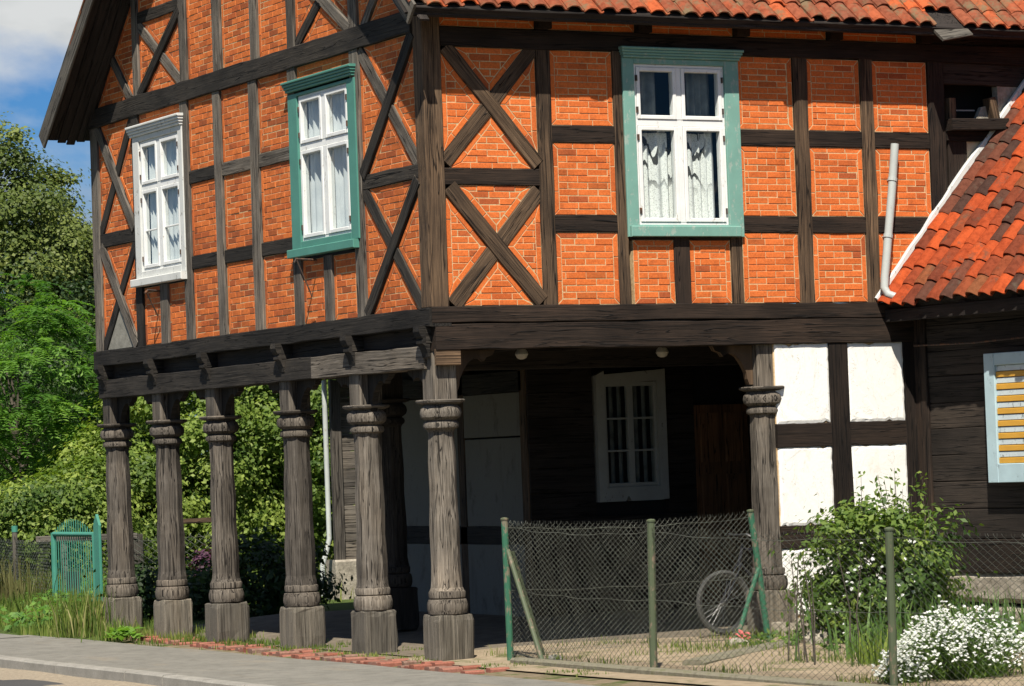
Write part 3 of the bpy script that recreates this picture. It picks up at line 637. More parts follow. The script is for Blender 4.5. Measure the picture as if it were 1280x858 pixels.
# --- carved columns
def column(x, y, zb=0.0, sp=.40, top=2.97, mat='wood_column', lean=(0, 0), h=1.0):
    c = empty('column', (x, y, zb), parent=house)
    mb = MB(); rr = random.uniform
    pz = .475; sp *= rr(.94, 1.05); rs = rr(.88, .96); ph0 = rr(0, 6)
    s = sp / 2; V = []; G_ = []; g0 = rr(0, 50)
    prof = [(0, .94), (.03, .985), (.15, 1.0), (.42, .99), (.465, .97), (pz, .91)]
    for z, k in prof:
        for j, (a, b) in enumerate(((-1, -.86), (-.86, -1), (-.3, -1), (.3, -1), (.86, -1), (1, -.86), (1, -.3), (1, .3), (1, .86), (.86, 1), (-.86, 1), (-1, .86), (-1, .3), (-1, -.3))):
            q = s * k * (1 + rr(-.035, .03)); V.append((x + a * q, y + b * q, zb + z + (rr(-.03, .02) if z == 0 else rr(-.012, .008) if z > .4 else 0))); G_.append((z + g0, a * s + .7 * j, b * s))
    n = 14; Fc = [tuple(range((len(prof) - 1) * n, len(prof) * n)), tuple(range(n - 1, -1, -1))]
    for i in range(len(prof) - 1):
        for j in range(n): k = (j + 1) % n; Fc.append((i * n + j, i * n + k, i * n + n + k, i * n + n + j))
    mb.add(V, Fc, G_); mb.build('plinth', 'wood_plinth' if mat != 'wood_black' else mat, c)
    mb = MB(); lathe(mb, x, y, [(.155, zb + pz - .01), (.195, zb + .485), (.208, zb + .53), (.207, zb + .58), (.195, zb + .625), (.172, zb + .637), (.186, zb + .648), (.189, zb + .70), (.183, zb + .712), (.168, zb + .718)], 24, jit=.006); mb.build('base_moulding', mat, c, smooth=True)
    mb = MB(); pr = [(.178, zb + .715), (.185 * rs, zb + .75)] + [((.178 - .024 * i / 10) * rs + .005 * math.sin(i * 1.4 + ph0), zb + .82 + 1.5 * i / 10) for i in range(11)] + [(.156, zb + 2.358)]
    lathe(mb, x, y, pr, 8, rot=math.pi / 8 + rr(-.1, .1), jit=.022); mb.build('shaft', mat, c)
    mb = MB(); lathe(mb, x, y, [(.15, zb + 2.35), (.178, zb + 2.366), (.185, zb + 2.39), (.176, zb + 2.42), (.150, zb + 2.437), (.172, zb + 2.452), (.205, zb + 2.475), (.214, zb + 2.515), (.205, zb + 2.56), (.175, zb + 2.59), (.16, zb + 2.61)], 24, jit=.006); mb.build('capital', mat, c, smooth=True)
    mb = MB(); V = []; q = .20
    for z, k in ((2.602, .80), (2.622, 1.02), (2.64, 1.05), (2.652, 1.0)):
        for a, b in ((-1, -.55), (-.55, -1), (.55, -1), (1, -.55), (1, .55), (.55, 1), (-.55, 1), (-1, .55)): V.append((x + a * q * k * 1.06, y + b * q * k * 1.06, zb + z))
    Fc = [tuple(range(24, 32)), tuple(range(7, -1, -1))]
    for i in range(3):
        for j in range(8): k = (j + 1) % 8; Fc.append((i * 8 + j, i * 8 + k, i * 8 + 8 + k, i * 8 + 8 + j))
    mb.add(V, Fc); mb.build('abacus', mat, c)
    mb = MB(); bar(mb, (x, y, zb + 2.65), (x, y, top), (0, 1, 0), .265, .265, .014); mb.build('head_block', mat, c)
    return c
def bracket(c, x, y, dx, dy, zt, ln=.52, dp=.42, th=.07, mat='wood_brown'):
    # curved knee with a scalloped lower edge, standing against the head block
    prof = [(0, 0), (ln, 0), (ln - .03, -.05), (ln - .10, -.075), (ln - .13, -.115), (ln - .17, -.085), (ln - .24, -.08), (ln - .31, -.12), (.13, -.20), (.085, -.29), (.075, -.36), (.05, -dp), (0, -dp)]
    pts = prof if ln > 0 else prof; mb = MB(); n = len(prof); e = Vector((dx, dy, 0)); s = Vector((-dy, dx, 0)) * th / 2; o = Vector((x, y, zt)) + e * .13
    V = [o + e * a + Vector((0, 0, b)) + s for a, b in prof] + [o + e * a + Vector((0, 0, b)) - s for a, b in prof]
    mb.add(V, [tuple(range(n)), tuple(range(2 * n - 1, n - 1, -1))] + [(i, n + i, n + (i + 1) % n, (i + 1) % n) for i in range(n)], [(p[0], p[1], 0) for p in V]); mb.build('bracket', mat, c)
CY = [.20, 1.92, 3.72, 5.82, 7.47, 9.12]
for i, y in enumerate(CY):
    c = column(.16, y, 0, .40 if i else .41, top=3.0 if i else 3.16, h=1, mat='wood_column_pale' if i < 2 else 'wood_column')
    if i:
        bracket(c, .16, y, 0, -1, 2.975, mat='wood_black')
    if i < 5: bracket(c, .16, y, 0, 1, 2.975, mat='wood_black')
    if i == 0:
        bracket(c, .16, y, 1, 0, 3.145, .50)
        m = MB(); cuboid(m, (.02, -.015, 2.99), (.30, .02, 3.16), .01); m.build('repair_block', 'wood_brown', c)
c = column(4.03, .17, .05, .40, top=3.16); bracket(c, 4.03, .17, -1, 0, 3.145, .50)
c = column(1.70, 4.5, .12, .42, top=3.16, mat='wood_black')
# carved joist ends over the columns
for y in CY:
    yy = y - .06
    jo = MB(); bar(jo, (.4, yy, 3.30), (-.045, yy, 3.30), (0, 0, 1), .15, .17); j = jo.build('joist_end', 'wood_black', house)
    m = MB(); V = []; prof = [(-.04, 3.40), (-.115, 3.395), (-.12, 3.34), (-.10, 3.29), (-.07, 3.265), (-.085, 3.25), (-.085, 3.22), (-.06, 3.20), (-.03, 3.13), (-.02, 3.08), (-.0, 3.08), (0, 3.40)]
    n = len(prof); V = [(a, yy - .07, z) for a, z in prof] + [(a, yy + .07, z) for a, z in prof]
    m.add(V, [tuple(range(n - 1, -1, -1)), tuple(range(n, 2 * n))] + [(i, (i + 1) % n, n + (i + 1) % n, n + i) for i in range(n)], V); m.build('carved_console', 'wood_black', j)
# --- porch ceiling and the recessed ground-floor rooms
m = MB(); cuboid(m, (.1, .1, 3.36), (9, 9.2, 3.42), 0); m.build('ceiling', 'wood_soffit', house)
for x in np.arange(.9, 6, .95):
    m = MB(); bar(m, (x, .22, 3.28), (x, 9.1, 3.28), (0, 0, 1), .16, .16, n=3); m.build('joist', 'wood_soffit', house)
m = MB(); bar(m, (.3, 2.3, 3.12), (6.9, 2.3, 3.12), (0, 0, 1), .22, .22, n=4); m.build('joist', 'wood_soffit', house)
PX, PY = 3.52, 4.5
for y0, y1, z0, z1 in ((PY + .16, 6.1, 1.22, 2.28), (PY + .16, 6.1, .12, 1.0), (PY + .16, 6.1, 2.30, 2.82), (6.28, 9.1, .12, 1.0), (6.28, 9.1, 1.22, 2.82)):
    m = MB(); prism(m, rect(y0, y1, z0, z1), -PX - .15, -PX + random.uniform(0, .01), GG, .006); m.build('plaster_panel', 'plaster_shaded', house)
for a, c, w in (((PY + .08, .1), (PY + .08, 3.3), .17), ((6.19, .1), (6.19, 3.3), .18), ((PY + .1, 1.11), (9.1, 1.11), .22), ((PY + .1, 2.95), (9.1, 2.95), .25)):
    m = MB(); dm = -PX - .06; bar(m, GG(a[0], dm, a[1]), GG(c[0], dm, c[1]), GG(0, 1, 0), w, .14); m.build('inner_post' if a[0] == c[0] else 'inner_rail', 'wood_black' if w > .2 else 'wood_brown', house)
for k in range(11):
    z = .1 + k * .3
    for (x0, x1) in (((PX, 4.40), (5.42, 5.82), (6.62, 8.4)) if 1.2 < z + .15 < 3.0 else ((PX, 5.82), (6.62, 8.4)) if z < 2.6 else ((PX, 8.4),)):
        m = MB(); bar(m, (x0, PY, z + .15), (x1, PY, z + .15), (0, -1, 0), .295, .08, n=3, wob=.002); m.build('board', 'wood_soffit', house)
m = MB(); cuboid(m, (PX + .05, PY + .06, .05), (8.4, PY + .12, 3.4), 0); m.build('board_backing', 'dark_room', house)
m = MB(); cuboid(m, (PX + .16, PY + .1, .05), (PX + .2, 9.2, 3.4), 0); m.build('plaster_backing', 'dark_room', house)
# window in the shade of the porch
def rear_window(u0, u1, z0, z1, yd):
    FR = lambda u, d, z: Vector((u, yd - d, z))
    m = MB(); cw = .115
    for q in ([(u0, z0), (u0 + cw, z0), (u0 + cw, z1), (u0, z1 - .055)], [(u1 - cw, z0), (u1, z0 + .01), (u1, z1 + .01), (u1 - cw, z1)],
              [(u0 + cw, z1 - .16), (u1 - cw, z1 - .13), (u1 - cw, z1), (u0 + cw, z1 - .045)], [(u0 + cw, z0), (u0 + .36, z0), (u0 + .40, z0 + .07), (u0 + .44, z0), (u1 - cw, z0), (u1 - cw, z0 + .17), (u0 + cw, z0 + .17)]):
        prism(m, q, -.05, .05, FR, .0)
    w_ = m.build('window', 'paint_white_shaded', house); w_['label'] = 'whitish six-pane window with the porch shade put into its paint colour'
    a0, a1, b0, b1 = u0 + cw, u1 - cw, z0 + .17, z1 - .14
    m = MB(); mu = (a0 + a1) / 2
    for q in (rect(a0, a0 + .04, b0, b1), rect(a1 - .04, a1, b0, b1), rect(a0 + .04, a1 - .04, b0, b0 + .05), rect(a0 + .04, a1 - .04, b1 - .05, b1), rect(mu - .04, mu + .04, b0 + .05, b1 - .05)): prism(m, q, -.04, .02, FR, .004)
    m.build('frame', 'paint_white_shaded', w_)
    hz = (b1 - b0 - .10) / 3
    for (s0, s1) in ((a0 + .04, mu - .04), (mu + .04, a1 - .04)):
        for k in range(3):
            t0 = b0 + .05 + k * hz
            if k: m = MB(); prism(m, rect(s0, s1, t0 - .012, t0 + .012), -.03, .012, FR, .003); m.build('glazing_bar', 'paint_white_shaded', w_)
            m = MB(); m.add([FR(s0, -.01, t0), FR(s1, -.01, t0), FR(s1, -.01, t0 + hz), FR(s0, -.01, t0 + hz)], [(0, 1, 2, 3)]); m.build('pane', 'glass', w_)
    m = MB(); V = []
    for i in range(41):
        u = a0 + (a1 - a0) * i / 40
        for z in (b0, b1): V.append(FR(u, -.10 + .02 * math.sin(u * 55), z))
    m.add(V, [(2 * i, 2 * i + 2, 2 * i + 3, 2 * i + 1) for i in range(40)]); m.build('curtain', 'dark_cloth', w_, smooth=True)
rear_window(4.43, 5.40, 1.47, 3.04, PY - .04)
d_ = MB(); bar(d_, (6.22, PY, .12), (6.22, PY, 2.6), (0, -1, 0), .78, .06, n=2, wob=0); dr = d_.build('door', 'wood_door', house)
for (x0, x1) in ((5.90, 6.18), (6.26, 6.54)):
    for (z0, z1) in ((.25, .95), (1.1, 1.75), (1.9, 2.5)):
        m = MB(); cuboid(m, (x0, PY - .055, z0), (x1, PY - .02, z1), .012); m.build('door_panel', 'wood_door', dr)
for (x, y) in ((1.45, .8), (3.3, 1.0)):
    m = MB(); lathe(m, x, y, [(.02, 3.20), (.06, 3.15), (.07, 3.12), (.05, 3.08), (.02, 3.065)], 12); o = m.build('ceiling_lamp', 'cream_ceramic', house, smooth=True)
# white plastered wall right of the porch
for (u0, u1, z0, z1) in ((4.1, 4.79, 2.29, 3.145), (5.04, 5.77, 2.29, 3.145), (4.1, 4.79, 1.20, 2.04), (5.04, 5.77, 1.20, 2.04), (4.1, 4.79, .22, .96), (5.04, 5.77, .22, .96)):
    q = []; R4 = rect(u0, u1, z0, z1)
    for i in range(4):
        (a, b), (c, d_) = R4[i], R4[(i + 1) % 4]; nn = 14
        for k in range(nn):
            f = (k + (random.uniform(-.35, .35) if k else 0)) / nn; e_ = (0 if k == 0 else random.uniform(-.003, .006) + (.035 * max(0, random.random() - .78) * 4 if i in (0, 2) else 0))
            q.append((a + (c - a) * f - (d_ - b) / math.hypot(c - a, d_ - b) * e_, b + (d_ - b) * f + (c - a) / math.hypot(c - a, d_ - b) * e_))
    V = [FF(p[0], -.012 + random.uniform(-.003, .003), p[1]) for p in q]; n = len(V); ce = FF((u0 + u1) / 2, -.004, (z0 + z1) / 2); inn = [ce + (v - ce) * .93 + Vector((0, -.008, 0)) for v in V]
    m = MB(); m.add(V + inn + [v + Vector((0, .06, 0)) for v in V], [tuple(range(n, 2 * n))] + [(i, (i + 1) % n, n + (i + 1) % n, n + i) for i in range(n)] + [(2 * n + i, 2 * n + (i + 1) % n, (i + 1) % n, i) for i in range(n)]); m.build('plaster_panel', 'plaster_white', house)
    m = MB(); prism(m, rect(u0 - .01, u1 + .01, z0 - .01, z1 + .01), -.16, -.026, FF, 0); m.build('clay_infill', 'mortar', house)
for a, c, w in (((4.915, .2), (4.915, 3.15), .25), ((5.85, .2), (5.85, 3.4), .165)): timber('post', 'wood_dark', house, FF, a, c, w, d0=-.16, d1=.012)
for z, w in ((2.165, .255), (1.08, .245)):
    for u0, u1 in ((4.09, 4.80), (5.03, 5.775)): timber('rail', 'wood_dark', house, FF, (u0, z), (u1, z), w, d0=-.16, d1=.006)
m = MB(); cuboid(m, (3.9, -.03, -.1), (6.0, .22, .215), .03); m.build('footing', 'stone', house)
m = MB(); cuboid(m, (6.9, .05, 0), (7.0, 9.2, 3.4), 0); m.build('party_wall', 'wood_soffit', house)
# back walls closing the upper storey
m = MB(); cuboid(m, (.1, 9.12, 3.42), (9, 9.25, 6.45), 0); m.build('rear_wall', 'plaster_shaded', house)
# downpipe on the long facade
m = MB(); tube(m, [(5.705, -.10, 5.31), (5.64, -.10, 4.8), (5.50, -.10, 3.86), (5.478, -.11, 3.74), (5.50, -.14, 3.665), (5.56, -.19, 3.63)], .046, 12); dp = m.build('downpipe', 'zinc_pipe', house, smooth=True)
for z, x in ((4.30, 5.565), (4.92, 5.655)):
    m = MB(); tube(m, [(x - .004, -.10, z - .018), (x + .004, -.10, z + .018)], .053, 12); tube(m, [(x, -.06, z), (x, .0, z)], .008); m.build('pipe_clip', 'zinc_pipe', dp)

# --- main roof
CT_, ST_ = math.cos(math.atan(RS)), math.sin(math.atan(RS))
RY = (6.44 + 9.23 * RS - 6.46 - .45 * RS) / (2 * RS); RZ = zS(RY)
def vg(y): return .33 + .025 * (y + .45)
V = []; th = .10
for (y, z) in ((-.43, zS(-.43)), (RY, RZ), (9.42, zN(9.42))): V += [(-vg(y), y, z), (9.5, y, z), (-vg(y), y, z + th), (9.5, y, z + th)]
m = MB(); m.add(V, [(0, 4, 5, 1), (4, 8, 9, 5), (2, 3, 7, 6), (6, 7, 11, 10), (0, 1, 3, 2), (8, 10, 11, 9), (0, 2, 6, 4), (4, 6, 10, 8), (1, 5, 7, 3), (5, 9, 11, 7)], [(p[1], p[0], p[2]) for p in V])
roof = m.build('roof', 'wood_soffit', house)
def tile_mesh(w=.215, ln=.36, amp=.028, name='tile', mat='tile_main'):
    nx = 10; V = []; pr = []
    for i in range(nx + 1):
        x = w * (i / nx - .5); s_ = i / nx
        z = amp * (math.sin(2 * math.pi * (s_ - .12)) + .25 * math.sin(4 * math.pi * s_)); pr.append((x, z))
    rows = ((0.0, .030), (.02, .036), (ln, .006)); tk = .016
    for (yy, dz) in rows:
        for x, z in pr: V.append((x, yy, z + dz + amp))
    for (yy, dz) in ((0.0, .030 - tk), (ln, .006 - tk)):
        for x, z in pr: V.append((x, yy, z + dz + amp))
    n = nx + 1; F_ = []
    for r_ in range(2): F_ += [(r_ * n + i, r_ * n + i + 1, r_ * n + n + i + 1, r_ * n + n + i) for i in range(nx)]
    F_ += [(3 * n + i, 3 * n + i + 1, i + 1, i) for i in range(nx)] + [(3 * n + i, 4 * n + i, 4 * n + i + 1, 3 * n + i + 1) for i in range(nx)]
    F_ += [(3 * n, 0, n, 2 * n, 4 * n), (n - 1, 3 * n + n - 1, 4 * n + n - 1, 2 * n + n - 1, n + n - 1)]
    return V, F_
def tiled(parent, A, e, g, cols, rows, pw, pl, mat, nobj, width, skip=None, sag=0, seed=1, amp=.028, dark=None):
    A, e, g = Vector(A), Vector(e).normalized(), Vector(g).normalized(); nn = e.cross(g).normalized()
    V, F_ = tile_mesh(width, pl + .07, amp); mm = MB(); mm.add(V, F_, b=0.0); me = mm.mesh('tile', mat, True); med = mm.mesh('tile', 'tile_dark', True)
    big = MB(); k = 0; rr = random.Random(seed)
    off = Vector((0, 0, 0)); q = parent
    while q is not None: off += q.location; q = q.parent
    for r_ in range(rows):
        for c_ in range(cols):
            if skip and skip(r_, c_): continue
            an = rr.gauss(0, .022); sl_ = rr.gauss(0, .012); lf = rr.uniform(-.005, .010)
            o = A + e * ((c_ + .5) * pw) + g * (r_ * pl + sl_) + nn * lf + Vector((0, 0, -sag * math.sin(c_ * .6) - .006 * math.sin(c_ * .9 + r_)))
            e2 = (e * math.cos(an) + g * math.sin(an)).normalized(); g2 = (g - e2 * g.dot(e2)).normalized() if abs(e.dot(g)) < .02 else (g * math.cos(an) - e * math.sin(an)).normalized(); n2 = e2.cross(g2).normalized()
            mt = Matrix(((e2.x, g2.x, n2.x, o.x), (e2.y, g2.y, n2.y, o.y), (e2.z, g2.z, n2.z, o.z), (0, 0, 0, 1)))
            if r_ < nobj:
                ob = bpy.data.objects.new('tile', med if dark and dark(r_, c_, rr) else me); COL.objects.link(ob); ob.parent = parent; mt.translation = o - off; ob.matrix_local = mt
            else: big.add([mt @ Vector(p) for p in V], F_, b=rr.random())
    if big.v: big.build('upper_tiles', mat, parent, kind='stuff')
A = (-.36, -.45, zS(-.45) + .10)
tiled(roof, A, (1, 0, 0), (0, CT_, ST_), 49, 24, .2, .275, 'tile_main', 3, .222, skip=lambda r_, c_: (r_ == 0 and c_ in (32, 33)), seed=3)
# slipped board showing where two eave tiles are missing
m = MB(); bar(m, (6.05, -.50, zS(-.5) + .05), (6.48, -.46, zS(-.46) + .09), (0, -.7, .7), .20, .03); m.build('slipped_board', 'wood_barge', roof)
m = MB(); bar(m, (-.34, -.40, zS(-.4) + .03), (9.5, -.40, zS(-.4) + .03), (0, -ST_, CT_), .10, .12, n=20); m.build('eave_batten', 'wood_soffit', roof)
# far slope: tiles joined in one mass
tiled_far = MB()
V, F_ = tile_mesh(.222, .345)
e_, g_ = Vector((-1, 0, 0)), Vector((0, -CT_, ST_)); n_ = e_.cross(g_)
for r_ in range(26):
    for c_ in range(4):
        o = Vector((-vg(9) + .8, 9.45, zN(9.45) + .10)) + e_ * ((c_ + .5) * .2) + g_ * (r_ * .275)
        mt = Matrix(((e_.x, g_.x, n_.x, o.x), (e_.y, g_.y, n_.y, o.y), (e_.z, g_.z, n_.z, o.z), (0, 0, 0, 1))); tiled_far.add([mt @ Vector(p) for p in V], F_, b=random.random())
tiled_far.build('verge_tiles', 'tile_main', roof, kind='stuff')
# barge boards and soffit planks
for (y0, y1, zf) in ((9.46, RY, zN), (-.46, RY, zS)):
    m = MB(); k = -1 if y0 > 0 else 1
    bar(m, (-vg(y0) - .012, y0, zf(y0) + .02), (-vg(y1) - .012, y1, zf(y1) + .02), (-1, 0, 0), .25, .03, n=8); m.build('barge_board', 'wood_barge', roof)
    for q in range(4):
        m = MB(); s0 = .04 + q * .125
        if s0 > vg(y0): continue
        ye = y0 - k * random.uniform(-.06, .03)
        bar(m, (-s0 - .05, ye, zf(ye) - .014), (-s0 - .05, y1, zf(y1) - .014), Vector((0, -ST_ * k, CT_)), .112, .024, n=8); m.build('soffit_board', 'wood_soffit', roof)
m = MB(); cuboid(m, (-.30, -.44, 6.50), (-.02, -.34, 6.60), .015); m.build('barge_foot', 'wood_barge', roof)

# ------------------------------------------------------------------ the low timber wing at the right
wing = empty('timber_wing', (5.93, 0, 0), 'low dark boarded wing with steep red pantile roof joined to the house', 'building')
E_ = Vector((.10, -1, 0)).normalized(); W0 = Vector((5.935, 0, 0)); WN = Vector((-1, -.1, 0)).normalized()
def WW(u, d, z): return W0 + E_ * u + WN * d + Vector((0, 0, z))
zb = .66; k = 0
while zb < 3.8:
    hh = .325 if zb < 1 else .285 + random.uniform(-.012, .012)
    m = MB(); bar(m, WW(.02, -.05, zb + hh / 2), WW(5.2, -.05, zb + hh / 2 + .01), WN, hh - .006, .10, .006, n=12, wob=.003); m.build('board', 'wood_board', wing); zb += hh
m = MB(); bar(m, WW(.03, -.16, 2.0), WW(5.2, -.16, 2.0), WN, 3.6, .05, 0, n=1, wob=0); m.build('board_backing', 'dark_room', wing)
m = MB(); bar(m, WW(.10, -.02, .62), WW(.10, -.02, 3.5), WN, .2, .1); m.build('post', 'wood_dark', wing)
m = MB(); bar(m, WW(.0, .0, .80), WW(5.2, .0, .82), WN, .36, .07); m.build('sill_beam', 'wood_dark', wing)
rr = random.Random(5); u = -.1
while u < 5.2:
    l = rr.uniform(.3, .7)
    for z0, z1 in ((-.1, .28), (.28, .63)):
        m = MB(); a = u + rr.uniform(-.04, .04); P = WW(a, -.12 + rr.uniform(-.02, .02), (z0 + z1) / 2); Q = WW(a + l - .02, -.12, (z0 + z1) / 2)
        bar(m, P, Q, WN, z1 - z0 - .02, .28, .05, n=3, wob=.02); m.build('foundation_stone', 'stone', wing)
    u += l
# louvred shutter beside the wing's window
SH = empty('window_shutter', (0, 0, 0), parent=wing); SH.location = (0, 0, 0)
def shutter(u0, u1, z0, z1):
    FR = lambda u, d, z: WW(u, d, z)
    m = MB()
    for q in (rect(u0, u0 + .16, z0, z1), rect(u1 - .16, u1, z0, z1), rect(u0 + .16, u1 - .16, z1 - .13, z1), rect(u0 + .16, u1 - .16, z0, z0 + .20)): prism(m, q, .10, .15, FR, .006)
    m.build('shutter_frame', 'paint_shutter', SH)
    n = 16; h = (z1 - .13 - z0 - .2) / n
    for k in range(n):
        z = z0 + .2 + k * h
        m = MB(); prism(m, rect(u0 + .16, u1 - .16, z + .003, z + h - .003), .105, .122 if k % 2 else .13, FR, .004); m.build('slat', 'paint_slat' if k % 2 == 0 else 'paint_slat_pale', SH)
    m = MB(); prism(m, rect(u0 + .02, u1 - .02, z0 + .02, z1 - .02), .085, .099, FR, 0); m.build('shutter_back', 'wood_board', SH)
shutter(1.24, 2.15, 1.585, 2.955)
m = MB(); tube(m, [WW(.05, .06, 3.10), WW(1.0, .06, 3.085), WW(2.2, .06, 3.11), WW(5, .06, 3.1)], .011, 6); m.build('cable', 'iron', wing)
# wing roof
GW = Vector((2.05, 0, 2.31)).normalized(); A = Vector((5.50, .0, 3.56)); NW = E_.cross(GW).normalized()
m = MB(); V = []
for s_ in (0, 5.4):
    for t_ in (0.03, 4.6):
        for q in (.0, -.09): V.append(A + E_ * s_ + GW * t_ + NW * (q - .01))
m.add(V, [(0, 4, 6, 2), (1, 3, 7, 5), (0, 1, 5, 4), (2, 6, 7, 3), (0, 2, 3, 1), (4, 5, 7, 6)]); wr = m.build('roof', 'wood_soffit', wing)
tiled(wr, A + E_ * .02 - GW * .04, E_, GW, 18, 16, .2, .262, 'tile_wing', 16, .222, sag=.008, seed=11, amp=.031, dark=lambda r_, c_, q: q.random() < (.75 if c_ < 1 and r_ > 3 else .5 if c_ < 3 and r_ > 4 else .14))
m = MB(); bar(m, WW(.0, .40, 3.43), WW(5.3, .40, 3.45), (0, 0, 1), .03, .14); m.build('fascia', 'wood_soffit', wing)
for uu_ in np.arange(.4, 5, .8):
    m = MB(); bar(m, WW(uu_, -.1, 3.52), WW(uu_, .38, 3.47), (0, 0, 1), .10, .12, n=1); m.build('rafter_end', 'wood_soffit', wing)
m = MB(); bar(m, A + Vector((-.035, -.02, .02)) + NW * .05, A + GW * 3.4 + Vector((-.035, -.02, .02)) + NW * .05, (0, -1, 0), .055, .05, n=14, wob=.008); m.build('mortar_fillet', 'paint_white_old', wing)

# ------------------------------------------------------------------ old wooden shed behind the porch
shed = empty('rear_shed', (5.6, 14.6, 0), 'grey boarded shed glimpsed behind the porch between two columns', 'shed')
for k in range(10):
    m = MB(); bar(m, (5.72, 14.6, .75 + k * .27), (9.5, 14.6, .75 + k * .27), (0, -1, 0), .264, .06, n=4, wob=.002); m.build('board', 'wood_grey', shed)
m = MB(); bar(m, (5.78, 14.55, .6), (5.78, 14.55, 3.3), (0, -1, 0), .16, .08); m.build('post', 'wood_grey', shed)
m = MB(); cuboid(m, (5.66, 14.45, -.1), (9.5, 14.8, .62), .03); m.build('footing', 'stone', shed)
m = MB(); bar(m, (5.80, 14.66, 1.55), (7.2, 17.1, 1.55), (0, 0, 1), .06, 3.1, 0, n=1); m.build('side_wall', 'wood_board', shed)
m = MB(); tube(m, [(5.57, 14.45, 3.3), (5.57, 14.45, .95), (5.50, 14.42, .75), (5.42, 14.4, .55), (5.42, 14.4, .1)], .038, 10); m.build('downpipe', 'zinc_pipe', shed, smooth=True)
m = MB(); m.add([(5.4, 14.1, 3.3), (9.6, 14.1, 3.3), (9.6, 16.5, 5.04), (6.5, 16.5, 5.04), (5.4, 14.1, 3.38), (9.6, 14.1, 3.38), (9.6, 16.5, 5.12), (6.5, 16.5, 5.12)], [(0, 3, 2, 1), (4, 5, 6, 7), (0, 1, 5, 4), (0, 4, 7, 3), (1, 2, 6, 5), (3, 7, 6, 2)]); sr = m.build('roof', 'wood_soffit', shed)
tiled(sr, (5.4, 14.02, 3.37), (1, 0, 0), (0, .81, .587), 18, 8, .22, .28, 'tile_main', 0, .24, seed=9)

# ------------------------------------------------------------------ wire fences
def post_cap(mb, P): tube(mb, [P - Vector((0, 0, .002)), P + Vector((0, 0, .012))], .036, 10)
def mesh_wires(P, Q, z0a, z0b, z1a, z1b, dw, dh, rad=.0018):
    P, Q = Vector(P), Vector(Q); Ln = (Q - P).length; t_ = (Q - P) / Ln; mb = MB(); H = max(z1a - z0a, z1b - z0b)
    sl_ = dh / dw; rr = random.Random(2); nrm = Vector((-t_.y, t_.x, 0))
    def pt(s, z):
        s = min(max(s, 0), Ln); f = s / Ln; lo = z0a + (z0b - z0a) * f; hi = z1a + (z1b - z1a) * f - .045 * math.sin(math.pi * f); zz = lo + (hi - lo) * (z / H)
        return P + t_ * s + Vector((0, 0, zz)) + nrm * (.02 * math.sin(s * 2.1 + z * 2))
    run = H / sl_; s = -run
    while s < Ln:
        for sg in (1, -1):
            a, b = (s, s + run) if sg > 0 else (s + run, s)
            z_a, z_b = 0, H
            pts = []
            for k in range(7):
                q = a + (b - a) * k / 6
                if -.001 <= q <= Ln + .001: pts.append(pt(q, H * k / 6))
                else:
                    pass
            # add the clipped end on a post line
            for lim in (0, Ln):
                if min(a, b) < lim < max(a, b): pts.append(pt(lim, H * (lim - a) / (b - a)))
            pts.sort(key=lambda p: p.z)
            if len(pts) > 1:
                if pts[-1].z > max(z1a, z1b) - .12: pts.append(pts[-1] + Vector((rr.uniform(-.012, .012), rr.uniform(-.012, .012), .022)))
                tube(mb, pts, rad, 3, cap=False)
        s += dw
    for zz in (.03, .5, .96):
        tube(mb, [pt(Ln * k / 10, H * zz + .01 * math.sin(k * 2.0)) for k in range(11)], .0024, 4)
    return mb
p1, p2, p4, p5 = Vector((.42, -.62, 0)), Vector((.40, -3.40, 0)), Vector((.42, -7.15, 0)), Vector((.42, -10.9, 0))
sf = empty('street_fence', (.42, -.62, 0), 'chain-link fence on green posts along the pavement in front of the garden', 'fence')
def fpost(parent, base, top, rad, mat, capm='paint_green_post_old'):
    m = MB(); tube(m, [base - Vector((0, 0, .1)), base.lerp(top, .5), top], rad, 12); o = m.build('post', mat, parent, smooth=False)
    m = MB(); lathe(m, top.x, top.y, [(rad + .006, top.z - .012), (rad + .008, top.z + .004), (rad * .7, top.z + .014), (.005, top.z + .017)], 10); m.build('post_cap', capm, o); return o
fpost(sf, p1, Vector((.40, -.63, 1.43)), .034, 'paint_green_post'); fpost(sf, p2, Vector((.42, -3.42, 1.41)), .036, 'paint_green_post_old'); fpost(sf, p4, Vector((.40, -7.2, 1.34)), .034, 'paint_green_post_old'); fpost(sf, p5, p5 + Vector((0, 0, 1.4)), .034, 'paint_green_post_old')
m = MB(); tube(m, [p1 + Vector((0, -.02, 1.12)), p1 + Vector((0, -.66, .02))], .026, 10); m.build('brace', 'paint_green_post_old', sf)
mesh_wires(p1, p2, .04, .0, 1.40, 1.36, .085, .06).build('wire_mesh', 'wire', sf)
mesh_wires(p2, p4, .0, .0, 1.36, 1.32, .105, .06).build('wire_mesh', 'wire', sf)
mesh_wires(p4, p5, .0, .0, 1.32, 1.34, .105, .06).build('wire_mesh', 'wire', sf)
pf = empty('porch_fence', (3.6, -.37, 0), 'chain-link panel between the corner column and the leaning green post', 'fence')
q1, q2 = Vector((.46, -.60, 0)), Vector((3.64, -.37, .02)); qt = Vector((3.47, -.37, 1.39))
fpost(pf, q2, qt, .034, 'paint_green_post')
m = MB(); tube(m, [Vector((3.545, -.38, .80)), Vector((3.20, -.38, -.02))], .025, 10); m.build('brace', 'paint_green_post', pf)
m = MB(); tube(m, [q1 + Vector((.03, 0, 1.10)), q1 + Vector((.36, .02, .02))], .024, 10); m.build('brace', 'paint_green_post_old', pf)
mesh_wires(q1, (3.47, -.38, 0), .03, .03, 1.39, 1.37, .068, .06, .0014).build('wire_mesh', 'wire', pf)
